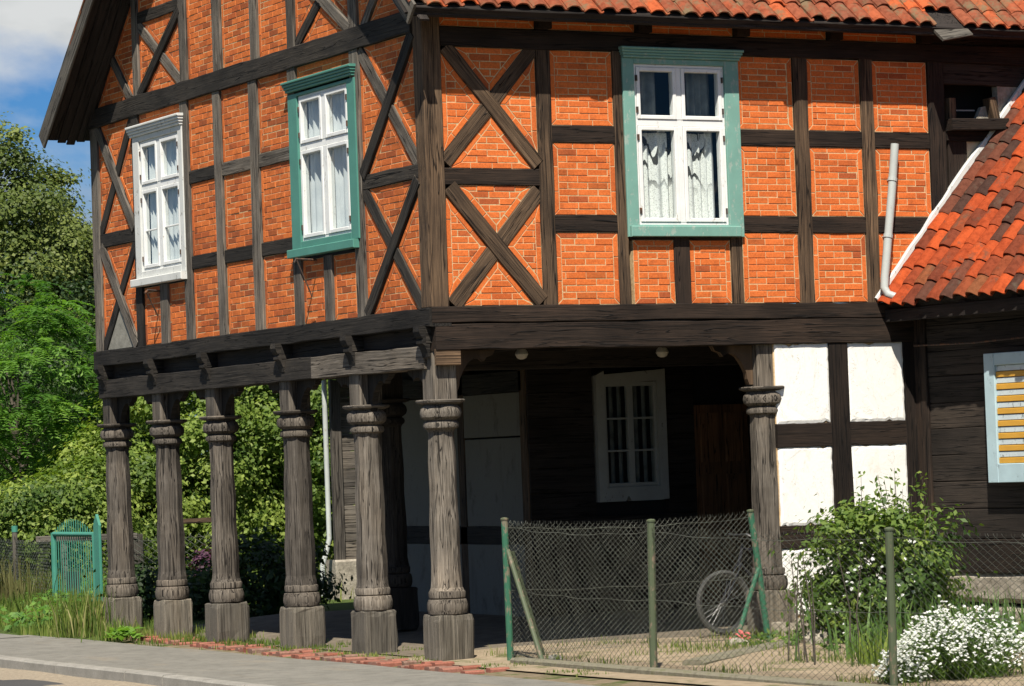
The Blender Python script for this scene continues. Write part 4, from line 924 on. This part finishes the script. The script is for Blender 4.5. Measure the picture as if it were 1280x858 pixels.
m = MB(); V = 0; bar(m, (.33, -.9, -.01), (.36, -11, -.01), (0, 0, 1), .14, .16, .02, n=30, wob=.006); tag(m.build('fence_footing', 'concrete_mossy'), 'low concrete footing running under the street fence', 'footing')
m = MB(); bar(m, (.95, -3.2, .03), (2.95, -1.75, .05), (0, 0, 1), .22, .13, .03, n=10, wob=.012); tag(m.build('concrete_beam', 'concrete_mossy'), 'mossy fallen concrete beam lying in the garden behind the fence', 'beam')
def rock(name, x, y, z, r_, mat, lab):
    bm_v = []; V = []; F_ = []; n, mrings = 10, 6
    for i in range(mrings + 1):
        th_ = math.pi * i / mrings
        for j in range(n):
            a = 2 * math.pi * j / n; k = r_ * (1 + .16 * math.sin(3 * a + i * 1.3 + x * 9) + random.uniform(-.07, .07)); V.append((x + k * math.sin(th_) * math.cos(a), y + k * .8 * math.sin(th_) * math.sin(a), z + k * .62 * math.cos(th_)))
    for i in range(mrings):
        for j in range(n): k = (j + 1) % n; F_.append((i * n + j, i * n + n + j, i * n + n + k, i * n + k))
    m = MB(); m.add(V, F_); return tag(m.build(name, mat, smooth=True), lab, 'stone')
rock('stone', 3.35, -1.75, .06, .19, 'stone', 'rounded brownish stone at the foot of the flowering bush')
rock('stone', 2.75, -1.15, .04, .13, 'stone', 'small grey stone below the leaning green post')
rock('stone', 4.35, -.55, .10, .22, 'stone', 'grey stone against the white plaster wall')
rock('stone', .62, -1.15, .03, .09, 'concrete', 'pale lump of concrete at the foot of the fence brace')

# ------------------------------------------------------------------ bicycle
bike = empty('bicycle', (4.0, .36, .05), 'bicycle parked behind the right column, only its front wheel showing', 'bicycle')
def wheel(x, y, z, r_):
    m = MB(); V = []; F_ = []; N, n = 40, 8
    for i in range(N):
        a = 2 * math.pi * i / N
        for j in range(n):
            b = 2 * math.pi * j / n; rr_ = r_ - .026 + .026 * math.cos(b); V.append((x + rr_ * math.cos(a), y + .025 * math.sin(b), z + rr_ * math.sin(a)))
    for i in range(N):
        for j in range(n): F_.append((i * n + j, (i + 1) % N * n + j, (i + 1) % N * n + (j + 1) % n, i * n + (j + 1) % n))
    m.add(V, F_); ty = m.build('wheel', 'rubber', bike, smooth=True)
    m = MB(); V = []; F_ = []
    sec = ((-.05, -.013), (-.043, -.015), (-.043, .015), (-.05, .013), (-.066, .008), (-.066, -.008))
    for i in range(N):
        a = 2 * math.pi * i / N
        for dr_, dy in sec: V.append((x + (r_ + dr_) * math.cos(a), y + dy, z + (r_ + dr_) * math.sin(a)))
    for i in range(N):
        for j in range(6): F_.append((i * 6 + j, (i + 1) % N * 6 + j, (i + 1) % N * 6 + (j + 1) % 6, i * 6 + (j + 1) % 6))
    m.add(V, F_); m.build('rim', 'chrome', ty, smooth=True)
    m = MB()
    for i in range(32):
        a = 2 * math.pi * i / 32; h_ = a + (.5 if i % 2 else -.5); sy = .03 if i % 4 < 2 else -.03
        tube(m, [(x + .022 * math.cos(h_), y + sy, z + .022 * math.sin(h_)), (x + (r_ - .06) * math.cos(a), y, z + (r_ - .06) * math.sin(a))], .0017, 4)
    m.build('spokes', 'chrome', ty)
    m = MB(); tube(m, [(x, y - .05, z), (x, y + .05, z)], .024, 12); m.build('hub', 'chrome', ty)
wx, wy, wz, wr_ = 3.56, .36, .41, .345
wheel(wx, wy, wz, wr_); wheel(wx + 1.08, wy, wz, wr_)
H1, H2, BB, ST = Vector((wx + .26, wy, wz + .56)), Vector((wx + .22, wy, wz + .42)), Vector((wx + .62, wy, wz - .06)), Vector((wx + .80, wy, wz + .50)); RH = Vector((wx + 1.08, wy, wz))
m = MB(); tube(m, [H1, ST], .015); tube(m, [H2, BB], .016); tube(m, [BB, ST + Vector((.03, 0, .08))], .015); tube(m, [H1 + Vector((.01, 0, .05)), H2 - Vector((.02, 0, .04))], .018)
for s_ in (-.05, .05): tube(m, [BB, RH + Vector((0, s_, 0))], .010); tube(m, [ST, RH + Vector((0, s_, 0))], .009)
m.build('frame', 'bike_paint', bike)
m = MB()
for s_ in (-.045, .045): tube(m, [H2 + Vector((-.01, s_, -.02)), Vector((wx + .05, wy + s_, wz + .1)), Vector((wx, wy + s_, wz))], .011)
m.build('fork', 'bike_paint', bike)
m = MB(); tube(m, [H1 + Vector((.03, -.27, .10)), H1 + Vector((-.05, -.18, .16)), H1 + Vector((-.05, 0, .15)), H1 + Vector((-.05, .18, .16)), H1 + Vector((.03, .27, .10))], .012); m.build('handlebar', 'chrome', bike)
m = MB(); V = [(wx + .72, wy - .03, wz + .66), (wx + .72, wy + .03, wz + .66), (wx + .88, wy + .05, wz + .67), (wx + 1.0, wy + .09, wz + .68), (wx + 1.0, wy - .09, wz + .68), (wx + .88, wy - .05, wz + .67)]
m.add(V + [(a, b, c - .05) for a, b, c in V], [(0, 1, 2, 3, 4, 5), (11, 10, 9, 8, 7, 6)] + [(i, i + 6, (i + 1) % 6 + 6, (i + 1) % 6) for i in range(6)]); m.build('saddle', 'rubber', bike)
m = MB(); tube(m, [BB + Vector((0, -.03, 0)), BB + Vector((0, -.04, 0))], .09, 20); m.build('chainwheel', 'chrome', bike)

# ------------------------------------------------------------------ foliage
def leaf_mesh(name, P, Nn, T, size, asp, bv, mat, parent=None, fold=.0):
    n = len(P); T = T - Nn * np.sum(T * Nn, 1)[:, None]; T /= np.linalg.norm(T, axis=1)[:, None] + 1e-9; S = np.cross(Nn, T)
    s = size[:, None]; w = s * asp
    V = np.empty((n, 4, 3)); V[:, 0] = P - T * s * .5; V[:, 1] = P + S * w * .5 + Nn * s * fold; V[:, 2] = P + T * s * .5; V[:, 3] = P - S * w * .5 + Nn * s * fold
    return raw_mesh(name, V.reshape(-1, 3), 4, np.repeat(bv, 4), mat, parent)
def raw_mesh(name, V, k, bv, mat, parent=None):
    n = len(V) // k; me = bpy.data.meshes.new(name); me.vertices.add(len(V)); me.vertices.foreach_set('co', V.astype(np.float32).ravel())
    me.loops.add(n * k); me.loops.foreach_set('vertex_index', np.arange(n * k, dtype=np.int32))
    me.polygons.add(n); me.polygons.foreach_set('loop_start', np.arange(0, n * k, k, dtype=np.int32)); me.polygons.foreach_set('loop_total', np.full(n, k, np.int32))
    a = me.attributes.new('bv', 'FLOAT', 'POINT'); a.data.foreach_set('value', np.clip(bv, 0, 1).astype(np.float32))
    me.materials.append(M[mat]); me.update(calc_edges=True); me.validate()
    o = bpy.data.objects.new(name, me); link(o, parent); return o
def unit(n):
    v = RNG.normal(size=(n, 3)); return v / np.linalg.norm(v, axis=1)[:, None]
def crown(name, ctr, rad, nclump, per, spread, size, asp, mat, parent, droop=0, flat=.6, up=.35, floor=None, shell=.55):
    c = np.array(ctr); rad = np.array(rad); d_ = unit(nclump); lump = 1 + .16 * np.sin(d_[:, 0] * 5 + ctr[0]) + .14 * np.sin(d_[:, 2] * 7 + d_[:, 1] * 4 + ctr[1])
    rr_ = (shell + (1 - shell) * RNG.random(nclump) ** .6) * lump; Cc = c + d_ * rad * rr_[:, None]
    if floor is not None: Cc[:, 2] = np.maximum(Cc[:, 2], floor + RNG.random(nclump) * .25)
    idx = np.repeat(np.arange(nclump), per); n = len(idx)
    off = RNG.normal(size=(n, 3)) * spread * (.6 + .8 * RNG.random(nclump))[idx][:, None]; off[:, 2] *= flat
    P = Cc[idx] + off
    if droop: P[:, 2] -= droop * np.abs(RNG.random(n)) * np.linalg.norm(off[:, :2], axis=1)
    if floor is not None: P[:, 2] = np.maximum(P[:, 2], floor + RNG.random(n) * .06)
    on = off / (np.linalg.norm(off, axis=1)[:, None] + 1e-6); Nn = unit(n) * .55 + on * .55 + d_[idx] * .4 + np.array([0, 0, up]); Nn /= np.linalg.norm(Nn, axis=1)[:, None]
    T = unit(n) + np.array([0, 0, -droop * 1.6])
    bv = (.5 + .26 * RNG.normal(size=nclump))[idx] + .15 * RNG.normal(size=n)
    o = leaf_mesh(name, P, Nn, T, size * (.65 + .7 * RNG.random(n)), asp, bv, mat, parent, .06)
    return o, Cc
def tree(name, base, ctr, rad, nclump, per, spread, size, asp, mat, label, cat='tree', group=None, droop=0, tr=.16, nb=14, **kw):
    e = empty(name, base, label, cat, group)
    o, Cc = crown('crown', ctr, rad, nclump, per, spread, size, asp, mat, e, droop, **kw)
    m = MB(); b = Vector(base); top = Vector((ctr[0], ctr[1], ctr[2] + rad[2] * .3)); mid = b.lerp(top, .5) + Vector((.1, .06, 0)) * tr * 5
    tube(m, [b - Vector((0, 0, .1)), b.lerp(mid, .5), mid, top], tr, 8, tr * .25)
    for i in RNG.choice(len(Cc), min(nb, len(Cc)), replace=False):
        q = Vector(Cc[i]); s_ = b.lerp(top, min(max((q.z - b.z) / max(top.z - b.z, .1) * .6, .25), .9)); tube(m, [s_, s_.lerp(q, .5) + Vector((0, 0, .06)), q], tr * .32, 5, tr * .06)
    m.build('trunk', 'bark', e); return e
tree('lime_tree', (14.6, 52.2, 0), (14.4, 52.3, 6.7), (2.75, 2.75, 4.0), 340, 310, .30, .112, .72, 'leaf_lime', 'tall olive-green tree rising against the sky at the far left')
tree('lime_tree', (16.4, 53.5, 0), (16.3, 53.2, 5.2), (1.9, 1.9, 3.7), 190, 300, .30, .112, .72, 'leaf_lime', 'darker olive tree close to the house edge below the roof verge')
at_ = tree('ash_tree', (6.3, 29.5, 0), (6.1, 29.6, 3.3), (1.7, 1.7, 2.1), 60, 150, .24, .10, .34, 'leaf_robinia', 'bright green ash with drooping feathery leaves at the left edge', droop=.5, tr=.1)
PP, NN, TT, BV = [], [], [], []
for k in range(95):                       # sprays of paired leaflets arching out and down
    d_ = unit(1)[0]; d_[2] = d_[2] * .8 + .15; c_ = np.array([6.1, 29.6, 3.4]) + d_ * np.array([1.9, 1.9, 2.3]) * RNG.uniform(.72, 1.08); bb = RNG.normal(.55, .2)
    for q in range(11):
        h_ = unit(1)[0] * .8 + d_ * .7; h_[2] = abs(h_[2]) * .3 + .15; h_ /= np.linalg.norm(h_); ln = RNG.uniform(.5, .95); sd = np.cross(h_, [0, 0, 1.0]); sd /= np.linalg.norm(sd) + 1e-9
        for j in range(13):
            f = (j + 1) / 13; p = c_ + h_ * ln * f + np.array([0, 0, -.55 * ln * f * f])
            for sg in (-1, 1):
                PP.append(p + sd * sg * .055); TT.append(sd * sg + h_ * .5 + np.array([0, 0, -.35 - f * .4])); NN.append(np.array([0, 0, 1.0]) + h_ * .4 * f + RNG.normal(size=3) * .22); BV.append(bb + RNG.normal() * .1)
PP, NN, TT = np.array(PP), np.array(NN), np.array(TT); NN /= np.linalg.norm(NN, axis=1)[:, None]
leaf_mesh('leaf_sprays', PP, NN, TT, .12 + .05 * RNG.random(len(PP)), .34, np.array(BV), 'leaf_robinia', at_, .05)
tree('dark_tree', (10.5, 40.5, 0), (10.3, 40.7, 3.4), (2.8, 2.8, 3.1), 200, 180, .36, .11, .6, 'leaf_dark', 'dark broadleaf tree in the gap behind the bright ash', tr=.12)
tree('dark_tree', (13.4, 38.0, 0), (13.2, 38.2, 3.0), (2.6, 2.6, 3.4), 200, 150, .36, .11, .6, 'leaf_dark', 'dark tree behind the tall shrubs in the middle of the porch openings', tr=.12)
tree('dark_tree', (17.0, 37.0, 0), (17.0, 37.0, 3.0), (2.6, 2.6, 3.4), 200, 150, .36, .11, .6, 'leaf_dark', 'dark tree behind the shrub left of the shed', tr=.12)
SHR = [((5.6, 25.6), 2.1, 1.25, 'low pale shrub spreading behind the green gate'), ((7.3, 26.4), 3.2, 1.35, 'yellow-green shrub seen left of the leftmost column'), ((8.7, 26.4), 3.9, 1.4, 'yellow-green shrub seen between the two leftmost columns'),
       ((10.2, 26.0), 4.3, 1.45, 'tall yellow-green shrub framed by the second and third columns from the left'), ((11.6, 25.4), 4.4, 1.45, 'tall yellow-green shrub framed by the third and fourth columns from the left'), ((13.0, 24.6), 4.4, 1.4, 'yellow-green shrub seen just left of the shed downpipe')]
for (x, y), h, r_, lab in SHR:
    tree('shrub', (x, y, 0), (x, y, h * .5), (r_, r_, h * .5), 130, 260, .21, .092, .62, 'leaf_pale', lab, 'shrub', 'pale shrubs behind the porch', tr=.05, floor=.05, nb=10)
tree('shrub', (3.1, 11.2, 0), (3.1, 11.3, .45), (.8, .8, .6), 50, 90, .16, .09, .6, 'leaf_dark', 'low dark shrub in the shade seen between the fourth and fifth columns', 'shrub', 'shade shrubs', tr=.03, floor=.02, nb=6)
tree('shrub', (2.0, 12.0, 0), (2.0, 12.0, .35), (.8, .7, .5), 46, 80, .16, .09, .6, 'leaf_dark', 'low dark shrub in the shade beside the purple-leaved bush', 'shrub', 'shade shrubs', tr=.03, floor=.02, nb=6)
tree('shrub', (3.05, 13.05, 0), (3.05, 13.05, .45), (.34, .34, .42), 26, 80, .10, .08, .6, 'leaf_purple', 'small purple-leaved bush showing just right of the third column from the left', 'shrub', tr=.02, floor=.05, nb=5)
# bush with white blossom in the garden
fb = tree('flowering_bush', (4.0, -1.9, .05), (4.05, -1.9, .68), (.82, .62, .74), 130, 85, .13, .08, .5, 'leaf_bush', 'tall leafy garden bush with small white blossoms before the white wall', 'bush', tr=.03, floor=.08, nb=16)
m = MB(); PP = []; NN = []
for i in range(54):
    a = RNG.uniform(-2.9, 1.4); hh = RNG.uniform(.6, 1.15); r_ = RNG.uniform(.1, .62)
    b = Vector((4.0 + r_ * math.cos(a), -1.9 + r_ * math.sin(a), .75)); tp = b + Vector((RNG.uniform(-.22, .22), RNG.uniform(-.15, .15), hh * RNG.uniform(.4, 1.0)))
    if tp.z > 1.85: tp.z = 1.85 - RNG.uniform(0, .2)
    tube(m, [Vector((4.0, -1.9, .3)), b, b.lerp(tp, .6) + Vector((.03, 0, .04)), tp], .007, 4, .002)
    for k in range(26):
        f = .15 + .85 * k / 25; q = b.lerp(tp, f); PP.append((q.x + RNG.normal() * .035, q.y + RNG.normal() * .035, q.z + RNG.normal() * .02))
m.build('stem', 'bark', fb); PP = np.array(PP)
Nn = unit(len(PP)) + np.array([-.2, -.4, .5]); Nn /= np.linalg.norm(Nn, axis=1)[:, None]
leaf_mesh('shoot_leaves', PP, Nn, unit(len(PP)) + np.array([0, 0, .1]), .055 + .035 * RNG.random(len(PP)), .42, .62 + .2 * RNG.normal(size=len(PP)), 'leaf_bush', fb, .08)
def petals(name, ctrs, size, npet, mat, parent, face=(-.3, -.6, .6)):
    C_ = np.repeat(np.array(ctrs), npet, axis=0); n = len(C_); f = np.array(face); N0 = unit(len(ctrs)) * .45 + f; N0 = np.repeat(N0 / np.linalg.norm(N0, axis=1)[:, None], npet, axis=0)
    an = np.tile(np.arange(npet) * 2 * np.pi / npet, len(ctrs)); a = np.cross(N0, np.array([0, 0, 1.0])); a /= np.linalg.norm(a, axis=1)[:, None]; b = np.cross(N0, a)
    T = a * np.cos(an)[:, None] + b * np.sin(an)[:, None]
    s = np.full(n, size) * (.8 + .4 * RNG.random(n)); P = C_ + T * s[:, None] * .5
    return leaf_mesh(name, P, N0 + T * .2, T, s, .8, .5 + .3 * RNG.normal(size=n), mat, parent, .05)
cl = [(3.30, -2.50, .80), (3.25, -2.42, .66), (3.42, -2.52, .88), (3.86, -2.58, .95), (4.0, -2.5, .7), (3.62, -2.6, .62), (3.2, -2.3, .38), (3.35, -2.45, .3), (4.05, -2.5, 1.0), (3.75, -2.6, .78), (3.5, -2.55, .5)]
petals('blossoms', [np.array(c) + RNG.normal(size=3) * .075 for c in cl[:7] for _ in range(4)], .022, 5, 'petal_white', fb)
# mound of white flowers at the fence
fm = empty('white_flower_mound', (1.35, -6.75, .05), 'rounded mound of dense small white flowers behind the fence', 'flowers')
def mound(e, x, y, rx, ry, h, nst, mat_l='leaf_grass'):
    m = MB(); tips = []
    V = []; bv = []
    for i in range(nst):
        a = RNG.uniform(0, 6.283); k = math.sqrt(RNG.random()); zz = h * math.sqrt(max(0, 1 - (k * .96) ** 2)) * RNG.uniform(.72, 1.12) * (1 + .13 * math.sin(3 * a + x * 7) + .10 * math.sin(5 * a + k * 6))
        tips.append((x + rx * k * math.cos(a) + RNG.normal() * .02, y + ry * k * math.sin(a) + RNG.normal() * .02, max(.08, zz + .02)))
    tips = np.array(tips); base = np.array([x, y, .02]) + (tips - np.array([x, y, 0])) * np.array([.35, .35, 0])
    d_ = tips - base; side = np.cross(d_, RNG.normal(size=d_.shape)); side /= np.linalg.norm(side, axis=1)[:, None]
    W = .005; V = np.stack([base - side * W, base + side * W, tips], 1).reshape(-1, 3); raw_mesh('stems', V, 3, np.repeat(.3 + .3 * RNG.random(nst), 3), mat_l, e)
    nl = nst * 4; k = RNG.integers(0, nst, nl); f = RNG.uniform(.25, .93, nl)[:, None]; P = base[k] + d_[k] * f + RNG.normal(size=(nl, 3)) * .022
    leaf_mesh('leaves', P, unit(nl), unit(nl) + np.array([0, 0, .6]), .05 + .03 * RNG.random(nl), .2, .4 + .2 * RNG.normal(size=nl), mat_l, e)
    return tips
tips = mound(fm, 1.35, -6.75, .66, .62, .54, 800, 'leaf_bush')
fl = np.concatenate([tips[tips[:, 2] > .2] + RNG.normal(size=(int((tips[:, 2] > .2).sum()), 3)) * .022 for _ in range(2)]); petals('blossoms', fl, .016, 5, 'petal_white', fm, (-.2, -.4, .9))
fm2 = empty('white_flower_mound', (.78, -6.75, .05), 'small low tuft of white flowers left of the fence post', 'flowers')
tips = mound(fm2, .78, -6.75, .22, .22, .26, 150, 'leaf_bush'); petals('blossoms', np.concatenate([tips + RNG.normal(size=tips.shape) * .02 for _ in range(2)]), .016, 5, 'petal_white', fm2, (-.2, -.4, .9))
# sword leaves
def swords(name, x, y, n, rx, ry, h, label, mat='leaf_iris', wid=.014, cat='plant'):
    e = empty(name, (x, y, .03), label, cat); V = []; bv = []
    for i in range(n):
        bx, by = x + RNG.normal() * rx, y + RNG.normal() * ry; hh = h * RNG.uniform(.55, 1.05); a = RNG.uniform(0, 6.28); ln = RNG.uniform(.02, .32) * hh; an = RNG.uniform(0, 3.14); sx_, sy_ = wid * math.cos(an), wid * math.sin(an)
        p = [np.array([bx, by, .0]), np.array([bx + ln * .35 * math.cos(a), by + ln * .35 * math.sin(a), hh * .55]), np.array([bx + ln * math.cos(a), by + ln * math.sin(a), hh])]; s = np.array([sx_, sy_, 0]) * RNG.uniform(.6, 1.1)
        V += [p[0] - s * .7, p[0] + s * .7, p[1] + s, p[1] - s]; V += [p[1] - s, p[1] + s, p[2] + s * .08, p[2] - s * .08]; bv += [RNG.random()] * 8
    raw_mesh('leaves', np.array(V), 4, np.array(bv), mat, e); return e
swords('iris_clump', 3.9, -3.7, 260, .55, .45, .62, 'clump of upright green iris leaves at the right edge')
swords('iris_clump', 2.55, -3.9, 90, .25, .22, .45, 'smaller iris clump between the leafy bush and flower mound')
n = 5200; X = RNG.uniform(2.6, 5.6, n); Y = RNG.uniform(-5.2, -.9, n); cl_ = np.sin(X * 4.1 + Y) + np.sin(Y * 3.7 + 1) + .6 * np.sin(X * 9); kk = (cl_ > -.1) & (X + .35 * Y > 1.7); X, Y = X[kk], Y[kk]; n = len(X)
P = np.stack([X, Y, .04 + (.10 + .10 * np.clip(cl_[kk], 0, 2)) * RNG.random(n)], 1); Nn = unit(n) * .6 + np.array([-.2, -.3, .8]); Nn /= np.linalg.norm(Nn, axis=1)[:, None]
tag(leaf_mesh('garden_weeds', P, Nn, unit(n), .05 + .05 * RNG.random(n), .5, .45 + .2 * RNG.normal(size=n), 'leaf_bush', None, .08), 'low leafy ground cover round the bush and irises', 'weeds', kind='stuff')
swords('lily_tuft', 1.9, -4.75, 40, .10, .10, .36, 'small tuft of yellow-green leaves beside the fence post', 'leaf_pale', .02)
pk = empty('pink_flowers', (3.15, -.62, .02), 'small pink flowers at the foot of the leaning green post', 'flowers')
tips = mound(pk, 3.15, -.62, .10, .08, .12, 18, 'leaf_bush'); petals('blossoms', tips, .025, 5, 'petal_pink', pk)
# dry stalks by the fence
ds = empty('dry_stalks', (2.0, -4.0, 0), 'thin dry brown stalks standing behind the street fence', 'plant'); m = MB()
for i in range(9):
    x, y = 1.75 + RNG.normal() * .22, -3.9 + RNG.normal() * .3; tube(m, [(x, y, 0), (x + RNG.normal() * .03, y, .5), (x + RNG.normal() * .08, y + RNG.normal() * .05, RNG.uniform(.7, 1.1))], .009, 5, .004)
m.build('stalks', 'bark', ds)

def blades(name, n, sampler, h, w, mat, label=None, cat=None, kind='stuff', lean=.35, zf=gz):
    X, Y, hk = sampler(n); n = len(X); Z = np.array([zf(a, b) for a, b in zip(X, Y)]) if zf else np.zeros(n)
    a = RNG.uniform(0, 6.283, n); hh = h * hk * (.45 + .8 * RNG.random(n)); ln = hh * lean * RNG.random(n); t_ = RNG.uniform(0, 6.283, n); ww = w * (.6 + .8 * RNG.random(n))
    B = np.stack([X, Y, Z - .01], 1); S = np.stack([np.cos(a) * ww, np.sin(a) * ww, 0 * a], 1); Mi = B + np.stack([np.cos(t_) * ln * .35, np.sin(t_) * ln * .35, hh * .6], 1); Tp = B + np.stack([np.cos(t_) * ln, np.sin(t_) * ln, hh], 1)
    V = np.stack([B - S, B + S, Mi + S * .6, Tp, Mi - S * .6], 1).reshape(-1, 3)
    bv = np.repeat(.42 + .2 * np.sin(X * 2.3 + Y) + .2 * RNG.normal(size=n), 5)
    o = raw_mesh(name, V, 5, bv, mat); return tag(o, label, cat, kind=kind)
def verge(n):
    X = RNG.uniform(-.62, 5.0, n); Y = RNG.uniform(9.7, 27, n); k = (X > -.62 + .22 * np.sin(Y * 1.7)) & ~((X > .4) & (X < 5) & (Y < 10.2)) & ~((X > .5) & (Y < 13.5) & (X > .5 + (Y - 9.5) * .15))
    hk = .35 + .65 * np.clip((X + .6) / 1.6, 0, 1) + .25 * np.sin(X * 1.3 + Y * .9); return X[k], Y[k], np.clip(hk[k], .2, 1.4)
blades('tall_grass', 42000, verge, .30, .010, 'leaf_grass', 'tall uncut grass of the verge beyond the leftmost column', 'grass')
def strip(n):
    X = RNG.uniform(-.60, .75, n); Y = RNG.uniform(-3.5, 9.8, n); d_ = np.sin(X * 7 + 1.3) + np.sin(Y * 4.1) + np.sin(Y * 9.7 + X * 5) + .16 * Y - .4
    k = (d_ > .55) & ~((X < -.2) & (RNG.random(n) > .22 + .05 * np.maximum(Y - 4, 0))); return X[k], Y[k], np.clip(.4 + .11 * np.maximum(Y[k] - 2.5, 0), .4, 1.5)
blades('short_grass', 14000, strip, .13, .007, 'leaf_grass', 'short grass and weeds growing round the column plinths', 'grass')
def lawn(n):
    X = RNG.uniform(.5, 6, n); Y = RNG.uniform(-9, .3, n); d_ = np.sin(X * 3.3 + 1) + np.sin(Y * 2.6) + np.sin(Y * 6.1 + X * 4); k = (d_ > .75); return X[k], Y[k], np.ones(k.sum())
blades('garden_grass', 22000, lawn, .13, .006, 'leaf_grass', 'patchy low grass on the sandy garden soil', 'grass')
def field(n):
    X = RNG.uniform(2, 30, n); Y = RNG.uniform(13.5, 50, n); k = (X > .3 * (Y - 13) - 1) & ~((X > 5.1) & (X < 10) & (Y > 13.8) & (Y < 17.2)); return X[k], Y[k], np.ones(k.sum())
blades('meadow_grass', 26000, field, .32, .016, 'leaf_grass', 'rough meadow grass behind the house', 'grass', zf=None)
n = 9000; X = RNG.uniform(-.5, 4.2, n); Y = RNG.uniform(9.9, 22, n); cl_ = np.sin(X * 2.9 + Y * 1.1) + np.sin(Y * 2.3) + .5 * np.sin(X * 7); kk = (cl_ > .1) & ~((X > .5) & (Y < 13.5)); X, Y = X[kk], Y[kk]; n = len(X)
P = np.stack([X, Y, .04 + (.12 + .13 * np.clip(cl_[kk], 0, 2)) * RNG.random(n)], 1); Nn = unit(n) * .6 + np.array([-.2, -.3, .8]); Nn /= np.linalg.norm(Nn, axis=1)[:, None]
tag(leaf_mesh('verge_weeds', P, Nn, unit(n), .07 + .07 * RNG.random(n), .5, .5 + .2 * RNG.normal(size=n), 'leaf_robinia', None, .08), 'broad-leaved weeds mixed into the verge grass', 'weeds', kind='stuff')
swords('weed_clump', -.30, 9.35, 260, .16, .22, .62, 'tall bushy weed clump left of the leftmost plinth', 'leaf_grass', .009)
swords('weed_clump', -.42, 7.9, 120, .12, .16, .30, 'low weed tuft in front of the leftmost plinth', 'leaf_grass', .010)
e = empty('broadleaf_weed', (-.48, 7.75, .02), 'bright broad-leaved weed at the pavement edge by the leftmost plinth', 'plant')
n = 60; P = np.stack([-.46 + RNG.normal(size=n) * .07, 7.45 + RNG.normal(size=n) * .16, .05 + .11 * RNG.random(n)], 1); Nn = unit(n) * .5 + np.array([0, 0, .9]); Nn /= np.linalg.norm(Nn, axis=1)[:, None]
leaf_mesh('leaves', P, Nn, unit(n), .12 + .06 * RNG.random(n), .5, .8 + .1 * RNG.normal(size=n), 'leaf_robinia', e, .08)
swords('dry_reed_clump', 1.1, 16.6, 300, .32, .5, .85, 'brownish bushy reeds standing left of the green gate', 'leaf_reed', .012)

# ------------------------------------------------------------------ green gate and far fences
gate = empty('garden_gate', (1.8, 15.3, 0), 'green iron gate of thin upright bars with an arched top', 'gate')
gy0, gy1 = 15.95, 14.28
for yy in (gy0, gy1):
    m = MB(); tube(m, [(1.8, yy, 0), (1.8, yy, 1.19)], .045, 8); m.build('gate_stile', 'paint_gate', gate)
m = MB(); tube(m, [(1.8, gy0, 1.17), (1.8, gy1, 1.17)], .035, 8); m.build('gate_rail', 'paint_gate', gate)
m = MB(); tube(m, [(1.8, gy0, .2), (1.8, gy1, .2)], .022, 8); m.build('gate_rail', 'paint_gate', gate)
for k in range(1, 18):
    f = k / 18; yy = gy0 + (gy1 - gy0) * f; zt = 1.19 + .2 * math.sin(math.pi * min(f * 1.05, 1)) ** .8; m = MB(); tube(m, [(1.8, yy, .12), (1.8, yy, zt)], .0075, 5); m.build('bar', 'paint_gate', gate)
m = MB(); bar(m, (1.78, 14.12, 0), (1.78, 14.12, 1.30), (1, 0, 0), .22, .04, n=1, wob=0); m.add([(1.76, 14.01, 1.30), (1.76, 14.23, 1.30), (1.76, 14.12, 1.46), (1.80, 14.01, 1.30), (1.80, 14.23, 1.30), (1.80, 14.12, 1.46)], [(0, 1, 2), (5, 4, 3), (0, 3, 4, 1), (1, 4, 5, 2), (2, 5, 3, 0)]); m.build('gate_post', 'paint_gate', gate)
bo = MB(); bar(bo, (1.95, 15.6, 0), (1.95, 15.6, .62), (1, 0, 0), .5, .04); tag(bo.build('leaning_board', 'wood_barge'), 'grey weathered board standing behind the gate bars', 'board')
vf = empty('verge_fence', (2.6, 22, 0), 'old wire fence with a green-topped post at the far left', 'fence')
for (x, y) in ((2.75, 20.3), (3.6, 24.5)):
    m = MB(); tube(m, [(x, y, 0), (x, y, 1.15)], .045, 8); o = m.build('post', 'wood_barge', vf); m = MB(); tube(m, [(x, y, 1.15), (x, y, 1.25)], .05, 8); m.build('post_top', 'paint_gate', o)
mesh_wires((2.0, 16.6, 0), (3.6, 24.5, 0), .05, .05, 1.05, 1.05, .16, .10, .004).build('wire_mesh', 'wire', vf)
rf = empty('rear_fence', (4.5, 17.6, 0), 'brown post-and-rail fence with wire behind the fourth column', 'fence')
for (x, y, w, h) in ((4.35, 19.2, .30, 1.05), (4.75, 18.9, .09, 1.3), (5.5, 18.4, .16, 1.3), (3.4, 19.8, .10, 1.1)):
    m = MB(); bar(m, (x, y, 0), (x, y, h), (0, 1, 0), w, .06, n=3); m.build('post', 'wood_brown' if w < .1 else 'wood_barge', rf)
m = MB(); bar(m, (3.0, 20.0, 1.02), (4.4, 19.15, 1.02), (0, 0, 1), .05, .10); m.build('rail', 'wood_barge', rf)
m = MB(); bar(m, (4.75, 18.85, 1.22), (5.6, 18.3, 1.24), (0, 0, 1), .05, .08); m.build('rail', 'wood_brown', rf)
mesh_wires((3.3, 19.7, 0), (5.6, 18.25, 0), .05, .05, 1.0, 1.05, .14, .11, .004).build('wire_mesh', 'wire', rf)
